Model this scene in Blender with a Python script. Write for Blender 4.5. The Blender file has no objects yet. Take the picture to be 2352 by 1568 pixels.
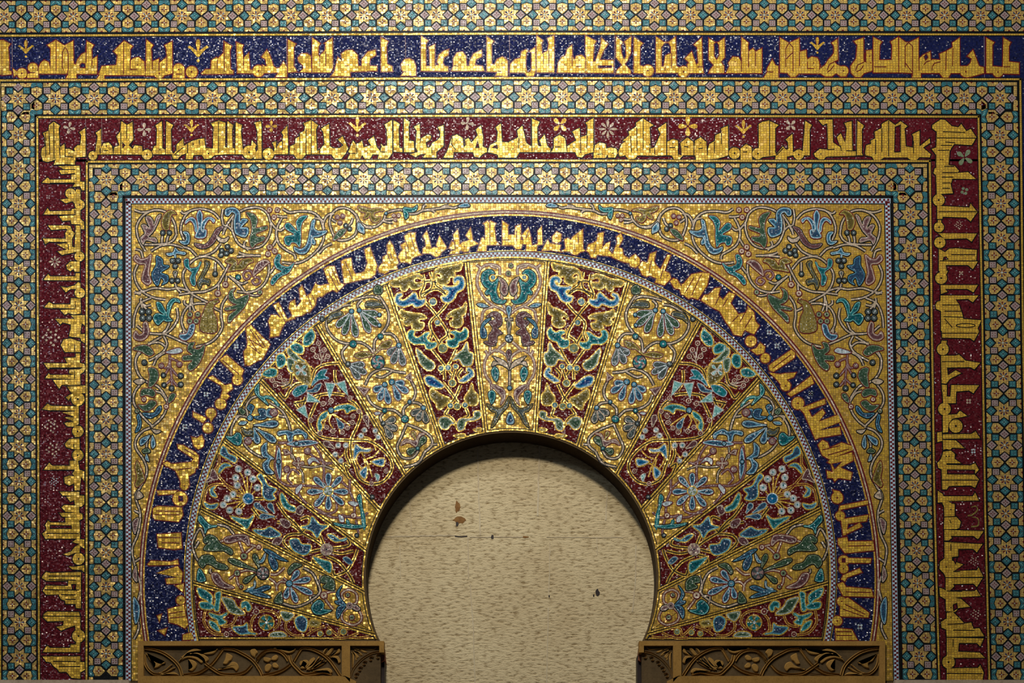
import bpy, math, random
from math import sin, cos, pi, sqrt, atan2
# ------------------------------------------------------------------ frame, camera, light
C = bpy.context.scene.collection
SC = bpy.context.scene
S = 1 / 330.0            # metres of wall per unit of the drawing grid
ZC = 6.2                 # height of the middle of the view above the floor
CAM_D = 9.0
def w(x, y, h=0.0):      # grid (x right, y down) + h millimetres out of the wall
    return ((x - 1176) * S, -h * 0.001, ZC + (784 - y) * S)
cd = bpy.data.cameras.new('camera'); cam = bpy.data.objects.new('camera', cd); C.objects.link(cam)
cam.location = (0, -CAM_D, 1.6); cam.rotation_euler = (pi / 2, 0, 0)
cd.sensor_width = 36; cd.lens = 36 * CAM_D / (2352 * S)
cd.shift_y = (ZC - 1.6) / (2352 * S); cd.clip_end = 100
SC.camera = cam
SC.view_settings.view_transform = 'Standard'; SC.view_settings.look = 'None'
SC.view_settings.gamma = 1; SC.view_settings.exposure = 0.0
try: SC.view_settings.use_curve_mapping = False
except Exception: pass
wd = bpy.data.worlds.new('world'); SC.world = wd; wd.use_nodes = True
wd.node_tree.nodes['Background'].inputs[0].default_value = (0.75, 0.85, 1.0, 1)
wd.node_tree.nodes['Background'].inputs[1].default_value = 0.05
def aim(o, p):
    from mathutils import Vector
    o.rotation_euler = (Vector(p) - o.location).to_track_quat('-Z', 'Y').to_euler()
def area(name, loc, tgt, size, power, col, spread=180):
    l = bpy.data.lights.new(name, 'AREA'); l.energy = power; l.color = col; l.shape = 'DISK'; l.size = size
    l.spread = math.radians(spread)
    o = bpy.data.objects.new(name, l); C.objects.link(o); o.location = loc; aim(o, tgt); return o
def spot(name, loc, tgt, power, col, ang, blend, rad):
    l = bpy.data.lights.new(name, 'SPOT'); l.energy = power; l.color = col
    l.spot_size = math.radians(ang); l.spot_blend = blend; l.shadow_soft_size = rad
    o = bpy.data.objects.new(name, l); C.objects.link(o); o.location = loc; aim(o, tgt); return o
area('floodlight_high', (-0.2, -4.2, ZC + 5.0), (0, 0, ZC + 1.4), 1.0, 205, (0.94, 0.97, 1.0))
area('floodlight_front', (-0.8, -5.4, ZC + 3.2), (-0.2, 0, ZC + 0.2), 0.9, 350, (1.0, 0.91, 0.75))
area('floodlight_cool', (-5.0, -4.5, ZC + 3.0), (-2.5, 0, ZC + 0.8), 0.8, 60, (0.72, 0.84, 1.0))

# ------------------------------------------------------------------ materials
def lin(c):
    return tuple((v / 12.92 if v <= 0.04045 else ((v + 0.055) / 1.055) ** 2.4) for v in [x / 255 for x in c]) + (1,)
MATS = {}
def N(nt, t, **kw):
    n = nt.nodes.new(t)
    for k, v in kw.items(): setattr(n, k, v)
    return n
def tess(name, col, metal=0.0, rough=0.4, cell=6.0, var=0.35, tilt=0.25, grout=(40, 34, 26), gw=0.10, hue=None, huef=0.4, spec=0.5):
    """glass tesserae: small irregular set cubes, each with its own shade and tilt, in thin mortar"""
    m = bpy.data.materials.new(name); m.use_nodes = True; nt = m.node_tree; nt.nodes.clear(); L = nt.links.new
    out = N(nt, 'ShaderNodeOutputMaterial'); b = N(nt, 'ShaderNodeBsdfPrincipled'); L(b.outputs[0], out.inputs[0])
    geo = N(nt, 'ShaderNodeNewGeometry'); mp = N(nt, 'ShaderNodeMapping'); L(geo.outputs['Position'], mp.inputs[0])
    sc = 1 / (cell * S); mp.inputs['Scale'].default_value = (sc * 0.92, 0, sc * 1.12)
    sx = N(nt, 'ShaderNodeSeparateXYZ'); cx = N(nt, 'ShaderNodeCombineXYZ'); L(mp.outputs[0], sx.inputs[0])
    L(sx.outputs[0], cx.inputs[0]); L(sx.outputs[2], cx.inputs[1])
    vo = N(nt, 'ShaderNodeTexVoronoi', voronoi_dimensions='2D'); vo.inputs['Randomness'].default_value = 0.38; vo.inputs['Scale'].default_value = 1
    ve = N(nt, 'ShaderNodeTexVoronoi', voronoi_dimensions='2D', feature='DISTANCE_TO_EDGE'); ve.inputs['Randomness'].default_value = 0.38; ve.inputs['Scale'].default_value = 1
    L(cx.outputs[0], vo.inputs['Vector']); L(cx.outputs[0], ve.inputs['Vector'])
    sep = N(nt, 'ShaderNodeSeparateColor'); L(vo.outputs['Color'], sep.inputs[0])
    # broad patchiness of the setting, plus the shade of each cube
    no = N(nt, 'ShaderNodeTexNoise', noise_dimensions='3D'); no.inputs['Scale'].default_value = 5.5; no.inputs['Detail'].default_value = 3
    L(geo.outputs['Position'], no.inputs['Vector'])
    ad = N(nt, 'ShaderNodeMath', operation='MULTIPLY_ADD'); L(sep.outputs[0], ad.inputs[0]); ad.inputs[1].default_value = 2 * var; ad.inputs[2].default_value = 1 - var - 0.15
    ad2 = N(nt, 'ShaderNodeMath', operation='MULTIPLY_ADD'); L(no.outputs[0], ad2.inputs[0]); ad2.inputs[1].default_value = 0.3; L(ad.outputs[0], ad2.inputs[2])
    base = N(nt, 'ShaderNodeMix', data_type='RGBA'); base.inputs[6].default_value = lin(col); base.inputs[7].default_value = lin(hue or col)
    pw = N(nt, 'ShaderNodeMath', operation='MULTIPLY'); L(sep.outputs[1], pw.inputs[0]); pw.inputs[1].default_value = huef; L(pw.outputs[0], base.inputs[0])
    mul = N(nt, 'ShaderNodeVectorMath', operation='SCALE'); L(base.outputs[2], mul.inputs[0]); L(ad2.outputs[0], mul.inputs['Scale'])
    gr = N(nt, 'ShaderNodeMath', operation='LESS_THAN'); L(ve.outputs['Distance'], gr.inputs[0]); gr.inputs[1].default_value = gw
    mx = N(nt, 'ShaderNodeMix', data_type='RGBA'); L(gr.outputs[0], mx.inputs[0]); L(mul.outputs[0], mx.inputs[6]); mx.inputs[7].default_value = lin(grout)
    L(mx.outputs[2], b.inputs['Base Color'])
    inv = N(nt, 'ShaderNodeMath', operation='MULTIPLY_ADD'); L(gr.outputs[0], inv.inputs[0]); inv.inputs[1].default_value = -metal; inv.inputs[2].default_value = metal
    L(inv.outputs[0], b.inputs['Metallic'])
    rg = N(nt, 'ShaderNodeMath', operation='MULTIPLY_ADD'); L(gr.outputs[0], rg.inputs[0]); rg.inputs[1].default_value = 0.9 - rough; rg.inputs[2].default_value = rough
    L(rg.outputs[0], b.inputs['Roughness']); b.inputs['Specular IOR Level'].default_value = spec
    sub = N(nt, 'ShaderNodeVectorMath', operation='SUBTRACT'); L(vo.outputs['Color'], sub.inputs[0]); sub.inputs[1].default_value = (.5, .5, .5)
    scl = N(nt, 'ShaderNodeVectorMath', operation='SCALE'); L(sub.outputs[0], scl.inputs[0]); scl.inputs['Scale'].default_value = tilt
    add = N(nt, 'ShaderNodeVectorMath', operation='ADD'); L(scl.outputs[0], add.inputs[0]); L(geo.outputs['Normal'], add.inputs[1])
    nrm = N(nt, 'ShaderNodeVectorMath', operation='NORMALIZE'); L(add.outputs[0], nrm.inputs[0]); L(nrm.outputs[0], b.inputs['Normal'])
    MATS[name] = m
def stone(name, col, col2, scale=6, bump=0.4, bscale=60, stretch=1.0, rough=0.9, bdist=0.004):
    m = bpy.data.materials.new(name); m.use_nodes = True; nt = m.node_tree; L = nt.links.new; b = nt.nodes['Principled BSDF']
    geo = N(nt, 'ShaderNodeNewGeometry'); n1 = N(nt, 'ShaderNodeTexNoise'); n1.inputs['Scale'].default_value = scale; n1.inputs['Detail'].default_value = 6; n1.inputs['Roughness'].default_value = 0.6
    L(geo.outputs['Position'], n1.inputs['Vector'])
    cr = N(nt, 'ShaderNodeValToRGB'); cr.color_ramp.elements[0].position = 0.3; cr.color_ramp.elements[1].position = 0.7
    cr.color_ramp.elements[0].color = lin(col); cr.color_ramp.elements[1].color = lin(col2)
    L(n1.outputs[0], cr.inputs[0])
    mp = N(nt, 'ShaderNodeMapping'); mp.inputs['Scale'].default_value = (1 / stretch, 1, 1); L(geo.outputs['Position'], mp.inputs[0])
    n2 = N(nt, 'ShaderNodeTexNoise'); n2.inputs['Scale'].default_value = bscale; n2.inputs['Detail'].default_value = 5; n2.inputs['Roughness'].default_value = 0.65
    L(mp.outputs[0], n2.inputs['Vector'])
    bp = N(nt, 'ShaderNodeBump'); bp.inputs['Strength'].default_value = bump; bp.inputs['Distance'].default_value = bdist
    L(n2.outputs[0], bp.inputs['Height']); L(bp.outputs[0], b.inputs['Normal'])
    pit = N(nt, 'ShaderNodeValToRGB'); pit.color_ramp.elements[0].position = 0.34; pit.color_ramp.elements[1].position = 0.5
    pit.color_ramp.elements[0].color = (.42, .36, .28, 1); pit.color_ramp.elements[1].color = (1, 1, 1, 1); L(n2.outputs[0], pit.inputs[0])
    mu = N(nt, 'ShaderNodeMix', data_type='RGBA', blend_type='MULTIPLY'); mu.inputs[0].default_value = 1.0 if stretch > 1 else 0.35
    L(cr.outputs[0], mu.inputs[6]); L(pit.outputs[0], mu.inputs[7]); L(mu.outputs[2], b.inputs['Base Color'])
    b.inputs['Roughness'].default_value = rough
    b.inputs['Specular IOR Level'].default_value = 0.2
    MATS[name] = m
G_D = (96, 68, 20)
tess('gold', (214, 178, 66), 0.3, 0.34, 5.2, 0.30, 0.34, G_D, 0.07, (188, 146, 60), 0.8)
tess('gold_ground', (200, 164, 56), 0.3, 0.34, 5.4, 0.30, 0.42, (104, 78, 30), 0.065, (160, 122, 56), 0.9)
tess('gold_letter', (222, 184, 66), 0.3, 0.32, 6.2, 0.30, 0.38, (104, 72, 20), 0.07, (196, 150, 50), 0.8)
tess('gold_star', (212, 180, 96), 0.3, 0.34, 5.2, 0.32, 0.36, (96, 74, 40), 0.07, (180, 146, 92), 0.8)
def glass(name, col, hue=None, cell=2.8, var=0.26, tilt=0.7, rough=0.3, spec=0.24, gw=0.05, grout=None):
    tess(name, col, 0, rough, cell, var, tilt, grout or tuple(int(c * .55) for c in col), gw, hue, 0.7, spec)
glass('black', (8, 10, 12), None, 3, .4, .15, .5, .15)
glass('red', (88, 10, 22), (68, 8, 20), 3.0, .22, .8, .27, .34, .05, (60, 14, 22))
glass('red_dark', (86, 13, 16), (70, 10, 14), 3.0, .22, .8, .3, .25)
glass('maroon', (92, 15, 20), None, 3, .25, .2, .4, .25)
glass('navy', (13, 21, 70), (8, 13, 46), 3.0, .35, .8, .27, .36, .05, (24, 28, 56))
glass('teal', (14, 100, 110), (26, 118, 124)); glass('teal_dark', (6, 72, 84), (12, 88, 98)); glass('teal_pale', (112, 172, 168), (96, 150, 156))
glass('tile_teal', (38, 94, 102), (52, 104, 116), 2.8, .35, .34, .36, .4); glass('tile_lilac', (148, 130, 126), (138, 124, 130), 2.8, .2, .3)
glass('sky', (60, 126, 156), (96, 142, 166)); glass('azure', (2, 84, 136), (10, 104, 146)); glass('azure_dark', (8, 44, 104), (6, 62, 120)); glass('ink', (28, 54, 84), (54, 86, 112))
glass('green', (40, 66, 48), (64, 92, 74)); glass('sage', (118, 130, 94), (98, 122, 110)); glass('olive', (128, 112, 52), (106, 98, 56)); glass('olive_dark', (82, 72, 32), (96, 84, 40)); glass('straw', (170, 150, 76), (150, 138, 80))
glass('lilac', (138, 112, 110), (116, 92, 98)); glass('plum', (92, 58, 62), (80, 50, 56)); glass('cream', (182, 164, 138), (168, 154, 150), 4, .2); glass('pale', (176, 186, 192), (150, 172, 184), 4, .2)
glass('slate', (64, 74, 74), (76, 90, 92)); glass('checker_white', (168, 190, 208), None, 4.7, .12, .3)
stone('mortar', (70, 56, 36), (92, 74, 48), 8, 0.4, 60)
stone('niche_stone', (190, 170, 132), (216, 200, 162), 1.4, 1.0, 62, 3.2, 0.95, 0.012)
stone('shaded_reveal_stone', (52, 40, 28), (66, 52, 36), 5, 0.3, 40)  # beige stone darkened: the soffit's shade is put into its colour
stone('joint', (196, 184, 156), (180, 162, 132), 9, 0.3, 60)
stone('impost_stone', (130, 98, 46), (156, 118, 60), 7, 0.35, 90)
stone('impost_red', (112, 58, 42), (134, 82, 56), 14, 0.5, 70)
stone('shaded_dark_marble', (30, 22, 22), (44, 34, 32), 5, 0.1, 30, 1.0, 0.5)  # dark marble with the shade of jambs and wall holes in its colour
stone('floor_stone', (90, 78, 62), (110, 96, 76), 3, 0.2, 30)
stone('stain', (112, 74, 38), (140, 104, 60), 20, 0.3, 60)
stone('ledge', (150, 132, 112), (176, 160, 140), 10, 0.3, 60)
# ------------------------------------------------------------------ drawing into meshes
def catmull(p, closed=False, n=5):
    if len(p) < 3: return list(p)
    q = []; k = len(p)
    for i in range(k if closed else k - 1):
        if closed: a, b, c, d = p[i - 1], p[i], p[(i + 1) % k], p[(i + 2) % k]
        else: a, b, c, d = p[max(i - 1, 0)], p[i], p[i + 1], p[min(i + 2, k - 1)]
        for j in range(n):
            t = j / n
            q.append(tuple(0.5 * (2 * b[m] + (c[m] - a[m]) * t + (2 * a[m] - 5 * b[m] + 4 * c[m] - d[m]) * t * t + (3 * b[m] - a[m] - 3 * c[m] + d[m]) * t ** 3) for m in (0, 1)))
    if not closed: q.append(p[-1])
    return q
def sarea(p): return 0.5 * sum(p[i - 1][0] * p[i][1] - p[i][0] * p[i - 1][1] for i in range(len(p)))
def normals(p, closed):
    k = len(p); o = []
    for i in range(k):
        if closed: a, c = p[i - 1], p[(i + 1) % k]
        else: a, c = p[max(i - 1, 0)], p[min(i + 1, k - 1)]
        b = p[i]
        d1 = (b[0] - a[0], b[1] - a[1]); d2 = (c[0] - b[0], c[1] - b[1])
        l1 = sqrt(d1[0] ** 2 + d1[1] ** 2) or 1; l2 = sqrt(d2[0] ** 2 + d2[1] ** 2) or 1
        if a == b: d1, l1 = d2, l2
        if c == b: d2, l2 = d1, l1
        n1 = (d1[1] / l1, -d1[0] / l1); n2 = (d2[1] / l2, -d2[0] / l2)
        m = (n1[0] + n2[0], n1[1] + n2[1]); lm = sqrt(m[0] ** 2 + m[1] ** 2)
        if lm < 1e-6: o.append(n1); continue
        m = (m[0] / lm, m[1] / lm); cs = max(0.55, m[0] * n1[0] + m[1] * n1[1])
        o.append((m[0] / cs, m[1] / cs))
    return o
def offset(p, d):       # closed polygon: + grows, - shrinks
    sg = 1 if sarea(p) > 0 else -1
    return [(a[0] + sg * d * n[0], a[1] + sg * d * n[1]) for a, n in zip(p, normals(p, True))]
_j = [0]
def jit():
    _j[0] = (_j[0] + 1) % 40
    return _j[0] * 0.016
class MB:
    def __init__(s): s.v = []; s.f = []; s.m = []; s.mats = []
    def mi(s, mat):
        if mat not in s.mats: s.mats.append(mat)
        return s.mats.index(mat)
    def poly(s, p, mat, h, sk=None):
        p = [q for i, q in enumerate(p) if abs(q[0] - p[i - 1][0]) + abs(q[1] - p[i - 1][1]) > 1e-6]
        if len(p) < 3: return
        if sarea(p) > 0: p = p[::-1]
        b = len(s.v); k = len(p); s.v += [w(x, y, h) for x, y in p]; s.f.append(tuple(range(b, b + k))); s.m.append(s.mi(mat))
        if sk is not None:
            s.v += [w(x, y, sk) for x, y in p]
            for i in range(k): s.f.append((b + (i + 1) % k, b + i, b + k + i, b + k + (i + 1) % k)); s.m.append(s.mi(mat))
    def strip(s, l, r, mat, h, closed=False, dh=0.004, sk=None):
        b = len(s.v); k = len(l)
        for i in range(k): s.v += [w(*l[i], h + dh * i), w(*r[i], h + dh * i)]
        for i in range(k if closed else k - 1):
            j = (i + 1) % k
            q = (b + 2 * i, b + 2 * i + 1, b + 2 * j + 1, b + 2 * j)
            pts = [(s.v[t][0], -s.v[t][2]) for t in q]
            if sarea(pts) > 0: q = q[::-1]
            s.f.append(q); s.m.append(s.mi(mat))
        if sk is not None:
            for side in (0, 1):
                c = len(s.v); src = l if side == 0 else r
                s.v += [w(*src[i], sk) for i in range(k)]
                for i in range(k if closed else k - 1):
                    j = (i + 1) % k; q = (b + 2 * i + side, b + 2 * j + side, c + j, c + i)
                    s.f.append(q if side else q[::-1]); s.m.append(s.mi(mat))
    def ribbon(s, p, wd, mat, h, closed=False, taper=(1, 1), o0=None, o1=None, dh=0.004, sk=None):
        """band along a path; o0/o1 = offsets either side of it (for closed paths + is outward)"""
        n = normals(p, closed); k = len(p)
        if o0 is None: o0, o1 = -wd / 2, wd / 2
        sg = 1 if (not closed or sarea(p) > 0) else -1
        l = []; r = []
        for i in range(k):
            t = i / max(k - 1, 1); tp = 1 if closed else taper[0] + (taper[1] - taper[0]) * t
            l.append((p[i][0] + sg * o0 * tp * n[i][0], p[i][1] + sg * o0 * tp * n[i][1]))
            r.append((p[i][0] + sg * o1 * tp * n[i][0], p[i][1] + sg * o1 * tp * n[i][1]))
        s.strip(l, r, mat, h, closed, dh, sk)
    def disc(s, x, y, r, mat, h, n=14, sk=None):
        s.poly([(x + r * cos(2 * pi * i / n), y + r * sin(2 * pi * i / n)) for i in range(n)], mat, h, sk)
    def build(s, name, parent=None, kind=None):
        me = bpy.data.meshes.new(name); me.from_pydata(s.v, [], s.f); me.update()
        for m in s.mats: me.materials.append(MATS[m])
        me.polygons.foreach_set('material_index', s.m); me.update()
        o = bpy.data.objects.new(name, me); C.objects.link(o)
        if parent: o.parent = parent; o.matrix_parent_inverse = parent.matrix_world.inverted()
        if kind: o['kind'] = kind
        return o
def thing(name, label, cat, at, group=None):
    o = bpy.data.objects.new(name, None); C.objects.link(o); o.location = w(*at); o.empty_display_size = 0.1
    o['label'] = label; o['category'] = cat
    if group: o['group'] = group
    bpy.context.view_layer.update()
    return o
def tag(o, label, cat, group=None):
    o['label'] = label; o['category'] = cat
    if group: o['group'] = group
    return o
def nums(t):
    v = [float(q) for q in t.replace(',', ' ').split()]
    return list(zip(v[0::2], v[1::2]))
CROP = dict(T1=(0, 0, 3.92), T2=(580, 0, 3.92), T3=(1160, 0, 3.92), T4=(1752, 0, 3.92),
            L1=(60, 360, 3.92), L2=(60, 760, 3.92), L3=(60, 1160, 3.843), R1=(2100, 360, 3.92), R2=(2100, 760, 3.92), R3=(2100, 1160, 3.843),
            A1=(880, 480, 5.88), A2=(560, 540, 2.9875), A3=(360, 760, 2.8), A4=(310, 1040, 2.0375), A5=(1240, 500, 3.36), A6=(1560, 600, 2.8), A7=(1740, 820, 2.49), A8=(1840, 1080, 2.241),
            S1=(1480, 450, 3.92), S2=(1780, 700, 3.734), S3=(1160, 440, 5.88), P=(0, 0, 1),
            V1=(880, 580, 3.5633), V2=(1320, 620, 3.137), V3=(1420, 820, 3.5646), V4=(1460, 1100, 3.35), Q1=(1250, 600, 6.892), Q2=(1240, 710, 6.892), Q4=(1150, 600, 4.718), I1=(1460, 1460, 4.48), I2=(1740, 1460, 4.48))
# ------------------------------------------------------------------ geometry of the portal
def lerp(a, b, t): return a + (b - a) * t
def pl(x, tab):          # piecewise linear table
    if x <= tab[0][0]: return tab[0][1]
    for (a, b), (c, d) in zip(tab, tab[1:]):
        if x <= c: return b + (d - b) * (x - a) / (c - a)
    return tab[-1][1]
def cen(r): return pl(r, [(334, 1174), (735, 1172.7), (746, 1172.5), (838, 1170.5)]), pl(r, [(334, 1327), (735, 1325), (746, 1325), (838, 1334)])
def arc(r, a0, a1, n):   # angles from the +x axis, counter-clockwise (up)
    cx, cy = cen(r); return [(cx + r * cos(lerp(a0, a1, i / n)), cy - r * sin(lerp(a0, a1, i / n))) for i in range(n + 1)]
def low(r, y=1472):      # angle where the circle meets the springing line, right side (negative)
    return -math.asin(max(-1, min(1, (y - cen(r)[1]) / r)))
def ring_pts(r, n=120, y=1472): a = low(r, y); return arc(r, a, pi - a, n)
RO, RI = 733.0, 337.0
FLY = 784 + ZC / S       # grid y of the floor
WALL_H = 0.0; PL = 3.0   # plates stand 3 mm out of the mortar
BACK = -160.0            # niche wall 16 cm behind the face
# wall with the horseshoe opening, two halves of one mesh
def wall_with_opening():
    mb = MB(); R = 334; cx, cy = cen(R); a = low(R, 1474)
    halves = []
    for sgn in (1, -1):
        ap = arc(R, pi / 2, a, 48) if sgn > 0 else arc(R, pi / 2, pi - a, 48)
        fx = 3060 if sgn > 0 else -700; jx = ap[-1][0]
        halves.append([(cx, -420), (cx, cy - R)] + ap[1:] + [(jx, FLY), (fx, FLY), (fx, -420)])
    for p in halves:
        if sarea(p) > 0: p = p[::-1]
        b = len(mb.v); k = len(p)
        mb.v += [w(x, y, 0) for x, y in p] + [w(x, y, BACK) for x, y in p]
        mb.f.append(tuple(range(b, b + k))); mb.m.append(mb.mi('mortar'))
        mb.f.append(tuple(range(b + k, b + 2 * k))[::-1]); mb.m.append(mb.mi('mortar'))
        for i in range(k):
            j = (i + 1) % k
            if abs(p[i][0] - cx) < 1e-6 and abs(p[j][0] - cx) < 1e-6: continue
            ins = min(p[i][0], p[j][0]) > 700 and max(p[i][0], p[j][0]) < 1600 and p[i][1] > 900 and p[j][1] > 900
            mb.f.append((b + j, b + i, b + k + i, b + k + j)); mb.m.append(mb.mi('shaded_reveal_stone' if ins else 'mortar'))
    return mb.build('wall_front', kind='structure')
wall_with_opening()
def box(mb, x0, y0, x1, y1, h0, h1, mat):
    mb.poly([(x0, y0), (x1, y0), (x1, y1), (x0, y1)], mat, h1, sk=h0)
mb = MB(); box(mb, -700, -420, 3060, FLY, BACK - 200, BACK - 1, 'niche_stone'); NW = mb.build('wall_niche', kind='structure')
mb = MB(); mb.v += [(-7, -12, 0), (7, -12, 0), (7, 1, 0), (-7, 1, 0)]; mb.f.append((0, 1, 2, 3)); mb.m.append(mb.mi('floor_stone')); mb.build('floor', kind='structure')
# joints and scars of the niche wall (drawn at the wall itself, so allowing for its distance)
def nb(t): # crop (780,960,1.473) -> grid, then pushed back to the niche plane along the view
    k = (CAM_D + 0.16) / CAM_D; vx, vy = 1176, 784 + (ZC - 1.6) / S
    return [(vx + (780 + x / 1.473 - vx) * k, vy + (960 + y / 1.473 - vy) * k) for x, y in nums(t)]
rng = random.Random(4)
def wob(p, a=1.0):
    o = []
    for (x0, y0), (x1, y1) in zip(p, p[1:]):
        for i in range(12): t = i / 12; o.append((lerp(x0, x1, t) + rng.uniform(-a, a), lerp(y0, y1, t) + rng.uniform(-a, a)))
    return o + [p[-1]]
mb = MB()
for t, wd_ in (('467 110 470 250 476 396', 3.6), ('677 95 673 210 670 330', 4.2), ('906 245 900 345', 3.0), ('237 250 242 380', 2.4), ('150 400 300 398 390 396', 2.6), ('440 402 560 402 620 402', 2.2), ('700 402 960 404', 1.4),
             ('434 402 436 540', 2.2), ('441 560 452 700 458 896', 2.6), ('712 420 708 600', 2.0), ('706 640 700 896', 2.2), ('1003 430 1000 560 990 655', 3.0), ('204 430 206 540', 1.6), ('870 402 872 460', 1.4)):
    mb.ribbon(wob(nb(t), 0.7), wd_, 'joint', BACK + 1.2)
mb.build('mortar_joint', NW)
mb = MB()
for x, y, r in ((872, 590, 8), (517, 402, 5), (709, 602, 3), (397, 358, 5), (860, 600, 3)):
    p = nb(f'{x} {y}')[0]; mb.poly([(p[0] + r * 0.7 * rng.uniform(.7, 1.2) * cos(a), p[1] + r * rng.uniform(.7, 1.2) * sin(a)) for a in [2 * pi * i / 9 for i in range(9)]], 'shaded_dark_marble', BACK + 1.6)
for t in ('390 399 412 401 432 399',): mb.ribbon(nb(t), 2.5, 'shaded_dark_marble', BACK + 1.8)
mb.build('hole_shade', NW)  # flat dark patches painted for the shade inside the holes
mb = MB()
for x, y, rx, ry in ((405, 345, 22, 14), (628, 402, 12, 4), (398, 300, 9, 20)):
    p = nb(f'{x} {y}')[0]; mb.poly([(p[0] + rx * 0.7 * rng.uniform(.6, 1.2) * cos(a), p[1] + ry * 0.7 * rng.uniform(.6, 1.2) * sin(a)) for a in [2 * pi * i / 14 for i in range(14)]], 'stain', BACK + 0.6)
mb.build('rust_stain', NW)
# dark marble jambs added for the shaded void under the imposts, its shade in their colour, and a pale ledge closing the bottom of the mosaic
for sgn in (-1, 1):
    m = 1173.5; mb = MB(); x0, x1 = (m + sgn * 292, m + sgn * 400)
    box(mb, min(x0, x1), 1500, max(x0, x1), FLY, BACK, -60, 'shaded_dark_marble')
    mb.build('trim_jamb_left' if sgn < 0 else 'trim_jamb_right', kind='structure')
for nm, x0, x1 in (('trim_ledge_left', -700, 300), ('trim_ledge_right', 2052, 3060)):
    mb = MB(); box(mb, x0, 1564, x1, 1600, 0, 40, 'ledge'); mb.build(nm, kind='structure')
# ------------------------------------------------------------------ lines of the rectangular frames (slightly out of true, as built)
def bow(y, a, m, b): return lambda x: pl(x, [(-400, a), (0, a), (1176, m), (2352, b), (2800, b)])
Y_F1a = bow(0, 83, 78, 80); Y_F1b = bow(0, 185.5, 180, 183)
Y_F2a = bow(0, 270, 266.5, 269); Y_F2b = bow(0, 372.5, 369.5, 371)
LX0 = lambda y: pl(y, [(190, -1), (1568, 1)]); LX1 = lambda y: pl(y, [(270, 86), (1568, 90)])
LX2 = lambda y: pl(y, [(372, 200), (1568, 199)]); LX3 = lambda y: pl(y, [(455, 287), (1568, 288)])
RX3 = lambda y: pl(y, [(455, 2046), (1568, 2068)]); RX2 = lambda y: pl(y, [(370, 2135), (760, 2140), (1160, 2146), (1568, 2157)])
RX1 = lambda y: pl(y, [(269, 2247), (760, 2256), (1160, 2262), (1568, 2272)]); RX0 = lambda y: pl(y, [(183, 2343), (760, 2349), (1160, 2356), (1568, 2362)])
YB = 1563
def hline(mb, fy, x0, x1, wd, mat, h, d=0, n=24):
    mb.ribbon([(lerp(x0, x1, i / n), fy(lerp(x0, x1, i / n)) + d) for i in range(n + 1)], wd, mat, h, dh=0)
def vline(mb, fx, y0, y1, wd, mat, h, d=0, n=16):
    mb.ribbon([(fx(lerp(y0, y1, i / n)) + d, lerp(y0, y1, i / n)) for i in range(n + 1)], wd, mat, h, dh=0)
def hband(f0, f1, x0, x1, n=24):
    xs = [lerp(x0, x1, i / n) for i in range(n + 1)]
    return [(x, f0(x)) for x in xs] + [(x, f1(x)) for x in xs[::-1]]
def vband(f0, f1, y0, y1, n=16):
    ys = [lerp(y0, y1, i / n) for i in range(n + 1)]
    return [(f0(y), y) for y in ys] + [(f1(y), y) for y in ys[::-1]]
def fillet_h(mb, fy, x0, x1, mat='gold', wd=4.2):
    hline(mb, fy, x0, x1, wd + 4, 'black', PL + 0.5); hline(mb, fy, x0, x1, wd, mat, PL + 1.0)
def fillet_v(mb, fx, y0, y1, mat='gold', wd=4.2):
    vline(mb, fx, y0, y1, wd + 4, 'black', PL + 0.5); vline(mb, fx, y0, y1, wd, mat, PL + 1.0)
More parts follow.
